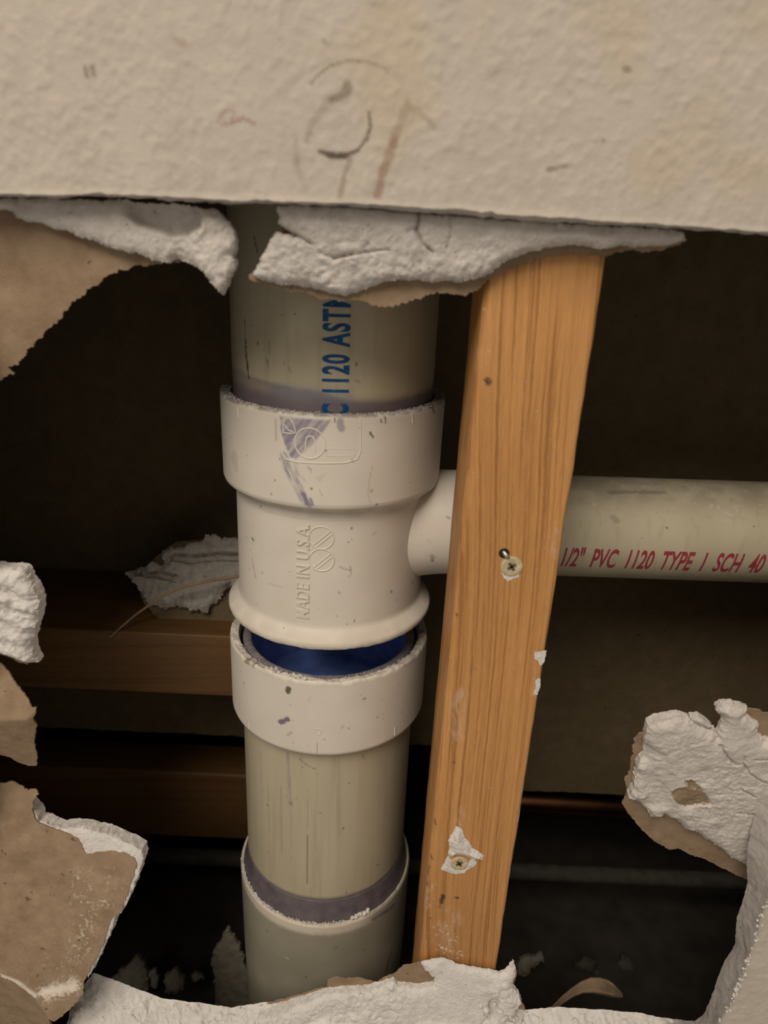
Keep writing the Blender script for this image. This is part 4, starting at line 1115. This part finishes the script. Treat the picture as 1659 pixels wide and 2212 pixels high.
# left: folded paper curl
cu_ = thing('torn_paper_fold', 'folded kraft paper curl under the left gypsum edge', 'torn paper', WALL.pts(*[np.array([q]) for q in WALL.hit(20, 1600)], np.array([0.]))[0])
crease = WALL.trace([(-80, 1545), (0, 1552), (58, 1552), (84, 1530)], 2)
def fold(u, v, d):
    zc_ = np.interp(u, crease[:, 0], crease[:, 1])
    return 1.0 + np.where(v > zc_, (v - zc_) * 0.45, (zc_ - v) * 0.35) + 0.35 * n2(u, v, 6, 3, 83)
foldp = [(-80, 1420), (0, 1474), (30, 1500), (52, 1518), (70, 1532), (76, 1526), (80, 1524), (78, 1542), (72, 1556), (76, 1572), (66, 1600), (62, 1630), (60, 1660), (54, 1692), (36, 1690), (14, 1682), (0, 1665), (-80, 1640)]
slab('paper', WALL.trace(foldp, 2), fold, lambda u, v, d: fold(u, v, d) + 0.7, 0.9, KRAFT, cu_, amp=0.6, size=2.5, seed=81, step=0.4)

# left: big flap, brown paper towards the room
tl = math.radians(13)
o0 = at(120, 2150, -7)
FL = Frame(o0, (1, 0, 0), (0, math.sin(tl), math.cos(tl)), (0, math.cos(tl), -math.sin(tl)))
flap = thing('drywall_flap', 'large brown paper-faced drywall flap with white broken edge in the lower left', 'drywall piece', o0)
brown = [(-90, 1650), (0, 1692), (24, 1688), (44, 1696), (60, 1706), (76, 1704), (84, 1716), (72, 1728), (70, 1745), (76, 1770), (84, 1778), (120, 1792), (150, 1800), (170, 1812), (176, 1826), (186, 1846), (210, 1842), (240, 1838), (268, 1842), (290, 1852), (296, 1866), (288, 1890), (276, 1930), (262, 1968), (240, 1984),
         (232, 2010), (222, 2040), (208, 2070), (190, 2104), (180, 2122), (178, 2150), (150, 2182), (118, 2206), (104, 2200), (88, 2166), (60, 2140), (30, 2120), (0, 2106), (-90, 2090)]
ff = lambda u, v: 0.8 * n2(u, v, 22, 3, 95) + 0.25 * n2(u, v, 4, 2, 96)
pf = slab('paper_face', FL.trace(brown), lambda u, v, d: ff(u, v) - 0.3, lambda u, v, d: ff(u, v) + 0.4, 0.75, KRAFT, flap, FL, amp=0.6, size=2.5, seed=91, step=0.4)
gypo = [(60, 1735), (78, 1752), (86, 1772), (98, 1776), (130, 1788), (152, 1786), (172, 1786), (200, 1792), (232, 1800), (262, 1814), (290, 1826), (306, 1836), (310, 1856), (302, 1880), (290, 1912), (276, 1946), (262, 1970), (252, 1972), (244, 2000), (228, 2040), (212, 2072), (192, 2108), (180, 2100), (170, 2000), (160, 1900), (120, 1820), (70, 1790)]
slab('gypsum', FL.trace(gypo, 1.5), lambda u, v, d: ff(u, v) + 0.2 - 0.5 * np.abs(n2(u, v, 2.0, 3, 98, 0.7)) + 0.9 * np.exp(-d / 0.8), lambda u, v, d: 8.0 + 0.6 * n2(u, v, 5, 3, 97), 0.75, GYPW, flap, FL, amp=0.6, size=3, seed=92, step=0.5, mid=0.8)
def flap_stain(co):
    q = co - FL.o; p = np.stack([q @ FL.U, q @ FL.V], 1); r = np.zeros((len(co), 4))
    def s_(px, wd, a, c, sc=1.0, thr=-0.2):
        d = seg_dist(p, FL.trace(px)); nz = n2(p[:, 0], p[:, 1], sc, 3, 44, 0.65)
        layer(r, c, a * (1 - ss(d, wd * .1, wd)) * ss(nz, thr, thr + 0.35))
    CH = (0.70, 0.62, 0.53)
    s_([(95, 2148), (130, 2138), (160, 2128)], 6.5, 1.0, CH, 1.0, -0.15); s_([(100, 2142), (130, 2137), (158, 2130)], 3.5, 1.0, CH, 1.0, -0.9); s_([(0, 2108), (40, 2122), (75, 2150)], 2.0, 0.9, CH, 1.5, -0.5)
    s_([(180, 1900), (185, 1990), (170, 2060)], 9, 0.55, CH, 1.0, 0.05); s_([(215, 1945), (240, 1955)], 3, 0.6, CH, 1.0, 0.0); s_([(230, 1880), (260, 1930)], 8, 0.4, CH, 0.9, 0.15)
    s_([(60, 2090), (150, 2095)], 9, 0.6, CH, 1.1, 0.22); s_([(40, 2000), (120, 2030)], 14, 0.6, CH, 1.2, 0.42)
    s_([(44, 1882)], 2.2, 0.85, (0.05, 0.035, 0.02), 2.0, -1.2); s_([(10, 1948)], 1.4, 0.8, (0.06, 0.04, 0.02), 2.0, -1.2); s_([(125, 2053)], 1.0, 0.8, (0.06, 0.04, 0.02), 2, -1.2); s_([(37, 1921)], 0.8, 0.8, (0.05, 0.03, 0.02), 2, -1.2); s_([(130, 1962)], 0.8, 0.8, (0.05, 0.03, 0.02), 2, -1.2)
    return r
set_stain(pf, flap_stain)
# part of the flap folded downwards below the crease
low_p = [(-90, 2088), (0, 2108), (30, 2120), (60, 2140), (88, 2166), (104, 2198), (112, 2240), (90, 2300), (-90, 2300)]
cz = FL.trace([(-90, 2088), (0, 2108), (60, 2140), (104, 2198), (112, 2240)])
def lowf(u, v, d):
    zt = np.interp(u, cz[:, 0], cz[:, 1]); return 0.2 + np.clip(zt - v, 0, 99) * 0.45 + 0.3 * n2(u, v, 9, 2, 14)
slab('paper_fold', FL.trace(low_p), lowf, lambda u, v, d: lowf(u, v, d) + 0.7, 1.2, KRAFT, flap, FL, amp=0.3, size=3, seed=94, step=0.6)

# right: broken chunk pushed inwards
def Z3(pts): return [(1050 + x * 0.3671, 1450 + y * 0.3671) for x, y in pts]
tr = math.radians(5)
tdn = math.radians(11)                                             # lower edge pushed deeper than the upper one
FR = Frame(at(1640, 1700, 15.0), (math.cos(tr), -math.sin(tr), 0), (-math.sin(tdn) * math.sin(tr), -math.sin(tdn) * math.cos(tr), math.cos(tdn)), (math.sin(tr) * math.cos(tdn), math.cos(tr) * math.cos(tdn), math.sin(tdn)))
rc = thing('broken_drywall', 'jagged white gypsum chunk with brown paper rim on the right side', 'drywall piece', FR.o)
gz = Z3([(835, 728), (862, 690), (872, 640), (890, 590), (888, 545), (925, 500), (938, 430), (936, 370), (950, 305), (985, 285), (1060, 268), (1130, 258), (1185, 275), (1230, 300), (1300, 345), (1350, 352), (1362, 390), (1376, 345), (1392, 300), (1385, 262), (1348, 222), (1378, 196), (1440, 198), (1490, 210), (1532, 226), (1520, 262), (1560, 290), (1605, 322), (1600, 370), (1640, 412), (1700, 420), (1800, 500), (1760, 700), (1700, 1000), (1600, 1190), (1560, 1178), (1500, 1140), (1440, 1106), (1400, 1060), (1330, 1012), (1280, 980), (1230, 938), (1180, 928), (1110, 862), (1050, 832), (1010, 850), (972, 854), (945, 800), (890, 772)])
crr = crumb(2.0, 13, 611)
crk = [FR.trace(Z3(q)) for q in ([(1360, 380), (1400, 450), (1450, 500), (1490, 490)], [(1490, 490), (1530, 550), (1600, 600), (1660, 620)], [(1500, 480), (1500, 440)], [(1560, 465), (1650, 470)], [(1480, 640), (1560, 690)], [(1450, 780), (1560, 800)])]
hole = FR.trace(Z3([(1060, 640), (1120, 615), (1165, 610), (1140, 576), (1190, 568), (1250, 620), (1298, 690), (1312, 735), (1230, 740), (1160, 758), (1110, 735), (1070, 680)]))
lowz = FR.trace(Z3([(960, 420), (960, 600), (1000, 700), (900, 720)]))
def wf_rc(u, v, d):
    p = np.stack([u, v], 1)
    w_ = -5.5 + crr(u, v) * 0.75 + 0.05 * (u - FR.trace([(1500, 1700)])[0, 0])
    w_ = w_ + 2.2 * (1 - ss(seg_dist(p, lowz) + 2 * n2(u, v, 6, 3, 5), 1, 7))
    for c in crk: w_ = w_ + 1.3 * (1 - ss(seg_dist(p, c) + 0.25 * n2(u, v, 1.5, 2, 8), 0.15, 0.8))
    ih = inside(hole, p); dh = seg_dist(p, hole, True)
    w_ = w_ + 1.2 * np.where(ih, ss(dh, 0, 0.9), 0)
    return np.minimum(w_ + 3.2 * np.exp(-d / 1.5), -0.4)
rg = slab('gypsum', FR.trace(gz, -3), wf_rc, lambda u, v, d: 0 * u - 0.1, 0.62, [GYP, GYP, GYP], rc, FR, amp=0.6, size=3, seed=101, step=0.5, mid=0.7)
# exposed paper in the middle of the chunk
ps = resample(hole, 1.0)
ps = FR.trace(Z3([(1070, 645), (1120, 622), (1168, 616), (1150, 582), (1188, 576), (1244, 626), (1290, 692), (1302, 730), (1228, 734), (1160, 750), (1114, 728), (1078, 680)]))
slab('exposed_paper', ps, lambda u, v, d: wf_rc(u, v, np.full_like(u, 50.)) - 0.12 + 0.15 * np.exp(-d), lambda u, v, d: wf_rc(u, v, np.full_like(u, 50.)) + 0.5, 0.7, KRAFT, rc, FR, amp=0.4, size=2, seed=103, step=0.4)
pz = Z3([(872, 402), (900, 366), (936, 352), (1000, 380), (1300, 420), (1360, 400), (1420, 260), (1500, 212), (1600, 232), (1700, 262), (1900, 400), (1850, 900), (1640, 1250), (1550, 1232), (1480, 1202), (1400, 1162), (1280, 1102), (1200, 1080), (1130, 1044), (1080, 1050), (1000, 1010), (920, 940), (850, 850), (832, 826), (800, 775), (828, 722), (818, 640), (846, 600), (852, 545), (846, 520), (866, 490), (862, 440), (878, 425)])
slab('paper', FR.trace(pz), lambda u, v, d: 0.0 + 0.4 * n2(u, v, 14, 2, 7), lambda u, v, d: 0.7 + 0.4 * n2(u, v, 14, 2, 7), 1.1, KRAFT, rc, FR, amp=0.8, size=2.2, seed=104, step=0.4)
crs = FR.trace(Z3([(1200, 270), (1250, 265), (1290, 290), (1330, 325), (1300, 335), (1250, 310), (1210, 288)]), -3)
slab('loose_gypsum', crs, lambda u, v, d: -3 - 1.0 * ss(d, 0, 2) + crumb(0.8, 4, 9)(u, v), lambda u, v, d: 0 * u - 0.5, 0.6, GYP, rc, FR, amp=0.4, size=2, seed=105, step=0.4)

# bottom: gypsum ridge in front of the stud foot
FB = Frame((0, 11.0, 0))
br = thing('broken_drywall', 'ragged white gypsum ridge with brown paper patch before the stud foot', 'drywall piece', at(930, 2150, 11))
ridge_p = [(560, 2172), (600, 2160), (640, 2150), (652, 2146), (678, 2138), (706, 2132), (709, 2116), (725, 2110), (745, 2113), (775, 2112), (804, 2119), (816, 2120), (830, 2110), (848, 2104), (858, 2098), (872, 2083), (890, 2082), (914, 2076), (935, 2074), (956, 2071), (975, 2078), (990, 2086), (1012, 2088), (1032, 2092), (1052, 2098), (1075, 2100), (1087, 2104), (1098, 2092), (1108, 2079), (1116, 2096), (1114, 2112), (1108, 2128), (1118, 2140), (1126, 2156), (1132, 2172), (1139, 2190), (1144, 2230), (1140, 2290), (560, 2290)]
slab('paper', FB.trace(ridge_p, 1.4), lambda u, v, d: 1.0 + 0.4 * n2(u, v, 9, 2, 5), lambda u, v, d: 1.6 + 0.4 * n2(u, v, 9, 2, 5), 1.0, KRAFT, br, FB, amp=0.6, size=2, seed=111, step=0.4)
ridge_g = [(560, 2185), (620, 2168), (660, 2156), (700, 2142), (740, 2138), (780, 2136), (820, 2128), (850, 2118), (862, 2128), (900, 2132), (938, 2128), (940, 2114), (918, 2098), (910, 2084), (935, 2078), (956, 2075), (985, 2088), (1012, 2094), (1050, 2100), (1080, 2106), (1096, 2098), (1108, 2080), (1114, 2096), (1112, 2112), (1106, 2130), (1118, 2144), (1124, 2156), (1112, 2172), (1098, 2180), (1092, 2196), (1100, 2212), (1100, 2290), (560, 2290)]
crb = crumb(2.2, 10, 711)
step_l = FB.trace([(560, 2195), (630, 2188), (700, 2176), (760, 2184), (820, 2192), (880, 2190), (920, 2180), (1000, 2186), (1060, 2196)])
def wf_ridge(u, v, d):
    p = np.stack([u, v], 1)
    zt = np.interp(u, step_l[:, 0], step_l[:, 1])
    x1 = FB.hit(880, 2140)[0]; x2 = FB.hit(1060, 2140)[0]
    smooth = ss(u, x1 - 2, x1 + 5) * (1 - ss(u, x2 - 5, x2 + 3))
    w_ = -1.0 - 0.16 * np.clip(FB.hit(900, 2080)[1] - v, 0, 40) + crb(u, v) * (1.0 - 0.72 * smooth)
    w_ = w_ - 3.6 * ss(zt - v + 1.2 * n2(u, v, 3, 2, 4), -0.3, 1.6)
    kk = seg_dist(p, FB.trace([(1066, 2150), (1060, 2176), (1040, 2196)])); w_ = w_ + 3.5 * (1 - ss(kk + 0.6 * n2(u, v, 2.5, 2, 3), 0.6, 3.0))
    return np.clip(w_ + 2.0 * np.exp(-d / 1.3), -9.6, 0.7)
slab('gypsum', FB.trace(ridge_g, -1), wf_ridge, lambda u, v, d: 0 * u + 0.9, 0.6, GYPW, br, FB, amp=0.7, size=3, seed=112, step=0.45, mid=0.6)
r5 = np.random.default_rng(12)
cc_ = [FB.pts(*[np.array([q]) for q in FB.hit(r5.uniform(1030, 1118), r5.uniform(2150, 2215))], np.array([r5.uniform(-6.5, -3.5)]))[0] for _ in range(46)]
tag(crumbs('gypsum_crumbs', cc_, r5.uniform(0.5, 2.0, 46), GYPW, br, 17), None, None, None, 'stuff')

rl = np.random.default_rng(22)
lip = WALL.trace([(1657, 1941), (1639, 1989), (1635, 2017), (1619, 2056), (1607, 2096), (1595, 2124), (1580, 2164), (1556, 2199), (1535, 2240)])
lq = resample(lip, 0.25, False); lq = lq[rl.integers(0, len(lq), 150)]
tag(crumbs('gypsum_crumbs', [(a, rl.uniform(-0.7, 0.1), b) for a, b in lq + rl.normal(0, 0.55, lq.shape)], rl.uniform(0.1, 1.0, 150) ** 2 * 0.9 + 0.1, GYPW, wall, 18), None, None, None, 'stuff')

# ------------------------------------------------------------------ inside the cavity, left bay
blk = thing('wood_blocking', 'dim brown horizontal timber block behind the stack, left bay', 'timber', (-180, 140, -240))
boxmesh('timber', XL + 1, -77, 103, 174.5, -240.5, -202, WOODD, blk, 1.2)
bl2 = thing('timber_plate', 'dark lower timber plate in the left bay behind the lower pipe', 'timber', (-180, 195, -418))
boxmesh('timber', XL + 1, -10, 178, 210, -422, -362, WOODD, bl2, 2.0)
# gypsum debris and paper scrap on the block, beside the tee
FD = Frame((0, 150, 0))
db = thing('gypsum_debris', 'dim heap of broken gypsum on paper lying on the timber block', 'debris', at(400, 1360, 140))
td = math.radians(32)
FDt = Frame(at(400, 1345, 118), (1, 0, 0), (0, math.sin(td), math.cos(td)), (0, math.cos(td), -math.sin(td)))
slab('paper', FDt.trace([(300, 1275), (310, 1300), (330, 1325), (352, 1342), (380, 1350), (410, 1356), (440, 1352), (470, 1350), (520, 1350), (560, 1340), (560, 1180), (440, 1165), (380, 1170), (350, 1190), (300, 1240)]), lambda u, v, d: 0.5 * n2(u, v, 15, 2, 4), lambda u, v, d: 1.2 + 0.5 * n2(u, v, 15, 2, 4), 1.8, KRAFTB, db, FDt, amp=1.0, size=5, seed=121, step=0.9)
crd = crumb(4.2, 8, 811)
gl = FDt.trace([(380, 1206), (420, 1210), (470, 1204), (540, 1206)], -1); gl2 = FDt.trace([(300, 1236), (350, 1244), (380, 1250)], -1)
slab('gypsum', FDt.trace([(266, 1236), (300, 1228), (330, 1220), (356, 1218), (352, 1190), (400, 1182), (438, 1172), (446, 1158), (490, 1162), (560, 1170), (560, 1270), (490, 1268), (480, 1290), (466, 1302), (440, 1320), (412, 1318), (390, 1310), (360, 1316), (340, 1305), (318, 1300), (305, 1280), (292, 1258)], -2),
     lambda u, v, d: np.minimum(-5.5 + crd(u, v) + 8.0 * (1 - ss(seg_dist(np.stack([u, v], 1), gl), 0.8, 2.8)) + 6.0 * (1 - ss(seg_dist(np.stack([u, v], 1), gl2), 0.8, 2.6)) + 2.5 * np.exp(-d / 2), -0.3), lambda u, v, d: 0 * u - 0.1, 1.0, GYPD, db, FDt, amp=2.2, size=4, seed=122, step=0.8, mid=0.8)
rd = np.random.default_rng(31)
dq = [(440, 1312), (428, 1308), (414, 1300), (455, 1298), (472, 1270), (360, 1222), (346, 1226), (376, 1220), (330, 1224), (300, 1232), (396, 1290), (350, 1300), (486, 1262), (380, 1250)]
tag(crumbs('gypsum_lumps', [FDt.pts(*[np.array([q]) for q in FDt.hit(x, y, -4)], np.array([-4.5]))[0] for x, y in dq], rd.uniform(1.8, 4.2, len(dq)), GYPD, db, 19), None, None, None, 'stuff')
sp_ = [at(x, y, Y) for x, y, Y in ((238, 1376, 101), (262, 1354, 104), (290, 1330, 107), (325, 1305, 108), (360, 1283, 109), (400, 1266, 110), (450, 1255, 112), (520, 1244, 116))]
tt = tube('wood_splinter', resample(np.array(sp_), 3, False), [0.45 + 0.5 * math.sin(min(1, i / 20) * 1.5) for i in range(len(resample(np.array(sp_), 3, False)))], KRAFT, None, 8, True, sp_[0])
tag(tt, 'thin curved splinter leaning over the gypsum heap in the left bay', 'splinter')
# pipes behind
cpipe = tube('copper_pipe', [(x, 200, -393 - 0.02 * (x - 120)) for x in np.linspace(60, XR - 1, 12)], [8.0] * 12, COPPER, None, 40, True, (120, 200, -393))
tag(cpipe, 'copper pipe glinting low behind the stud in the right bay', 'pipe')
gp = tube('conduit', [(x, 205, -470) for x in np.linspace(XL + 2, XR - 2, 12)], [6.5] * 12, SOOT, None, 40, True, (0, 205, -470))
tag(gp, 'dusty grey conduit running low along the back of the cavity', 'conduit')

# floor debris
def chunk(name, px, Y, label, cat, mat, thick, tilt, seed, rot=0.0, group=None, amp=2.6, curl=0.0):
    a = math.radians(tilt); b = math.radians(rot)
    U = np.array([math.cos(b), math.sin(b), 0]); Vv = np.array([-math.sin(b) * math.sin(a), math.cos(b) * math.sin(a), math.cos(a)])
    W = np.cross(Vv, U) * -1
    W = np.cross(U, Vv); W = W if W[1] > 0 else -W
    cx_, cy_ = np.mean([p[0] for p in px]), max(p[1] for p in px)
    fr_ = Frame(at(cx_, cy_, Y), U, Vv, W)
    cr = crumb(thick * 0.35, 9, seed)
    o = slab(name, fr_.trace(px), lambda u, v, d: -thick / 2 * ss(d, -1, 4) + cr(u, v) - curl * np.sin(np.clip((u - u.min()) / (np.ptp(u) + 1e-6), 0, 1) * math.pi) , lambda u, v, d: thick / 2 - curl * np.sin(np.clip((u - u.min()) / (np.ptp(u) + 1e-6), 0, 1) * math.pi) + 0 * u, 1.6, mat, None, fr_, amp=amp, size=5, seed=seed, step=0.9, origin=fr_.o)
    if name == 'gypsum_chunk': group = 'gypsum chunks on the cavity floor'
    return tag(o, label, cat, group)
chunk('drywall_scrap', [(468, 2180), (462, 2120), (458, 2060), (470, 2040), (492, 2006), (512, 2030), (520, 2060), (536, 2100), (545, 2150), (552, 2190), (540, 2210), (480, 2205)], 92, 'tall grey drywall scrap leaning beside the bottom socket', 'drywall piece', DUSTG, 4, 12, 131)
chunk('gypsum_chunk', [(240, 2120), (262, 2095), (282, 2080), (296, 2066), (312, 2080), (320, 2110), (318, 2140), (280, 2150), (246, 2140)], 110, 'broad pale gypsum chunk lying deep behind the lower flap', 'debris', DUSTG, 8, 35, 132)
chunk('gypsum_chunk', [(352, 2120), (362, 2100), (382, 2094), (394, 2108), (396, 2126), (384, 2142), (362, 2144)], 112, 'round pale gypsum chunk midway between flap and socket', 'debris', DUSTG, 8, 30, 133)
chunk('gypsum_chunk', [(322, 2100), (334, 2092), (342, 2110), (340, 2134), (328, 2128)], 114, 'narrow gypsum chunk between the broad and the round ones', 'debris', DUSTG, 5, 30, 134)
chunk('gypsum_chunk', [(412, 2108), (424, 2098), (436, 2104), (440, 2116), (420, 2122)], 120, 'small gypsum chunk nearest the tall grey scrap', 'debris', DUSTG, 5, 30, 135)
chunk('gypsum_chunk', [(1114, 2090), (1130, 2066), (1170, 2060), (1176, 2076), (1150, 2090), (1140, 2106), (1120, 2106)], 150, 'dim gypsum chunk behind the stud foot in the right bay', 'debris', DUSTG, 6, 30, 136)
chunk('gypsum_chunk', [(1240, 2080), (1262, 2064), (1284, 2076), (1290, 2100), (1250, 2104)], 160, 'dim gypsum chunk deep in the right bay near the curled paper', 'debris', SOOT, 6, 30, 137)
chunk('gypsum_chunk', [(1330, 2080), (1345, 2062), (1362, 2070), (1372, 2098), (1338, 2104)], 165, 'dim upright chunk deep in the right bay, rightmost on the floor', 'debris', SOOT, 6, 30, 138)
# curled strip of paper on the floor, right bay
cp_px = [(1168, 2200), (1190, 2176), (1214, 2152), (1236, 2134), (1256, 2120), (1276, 2112), (1296, 2112), (1314, 2118), (1330, 2130), (1344, 2146)]
mid_l = np.array([at(x, y, 60 + 22 * math.sin(i / 9 * 3.1)) for i, (x, y) in enumerate(cp_px)])
wid = [2.0, 3.0, 4.0, 5.0, 6.5, 8.5, 9.5, 9.0, 6.0, 2.0]
V, Fc = [], []
for i, (q, wd) in enumerate(zip(mid_l, wid)):
    for k in range(5):
        for th_ in (0, 0.5):
            V.append((q[0] + 0.15 * k * wd / 4, q[1] - k * wd / 4 * 0.55, q[2] - k * wd / 4 * 0.8 - 0.25 * (k - 2) ** 2 * 0.2 + th_))
n = 10
for i in range(len(mid_l) - 1):
    for k in range(4):
        for th_ in (0, 1):
            a_ = i * n + k * 2 + th_; b_ = (i + 1) * n + k * 2 + th_
            Fc.append((a_, a_ + 2, b_ + 2, b_) if th_ == 0 else (a_, b_, b_ + 2, a_ + 2))
    for k in (0, 4):
        a_ = i * n + k * 2; b_ = (i + 1) * n + k * 2
        Fc.append((a_, b_, b_ + 1, a_ + 1))
cs = link_mesh('paper_strip', V, Fc, KRAFT, None, None, True, mid_l[0])
tag(cs, 'curled strip of brown paper low in the right bay', 'torn paper')

for o in bpy.data.objects:
    if '_org' in o: del o['_org']
    if o.type == 'MESH' and 'stain' not in o.data.attributes:
        at_ = o.data.attributes.new('stain', 'FLOAT_COLOR', 'POINT')
        at_.data.foreach_set('color', np.zeros(len(o.data.vertices) * 4, np.float32))
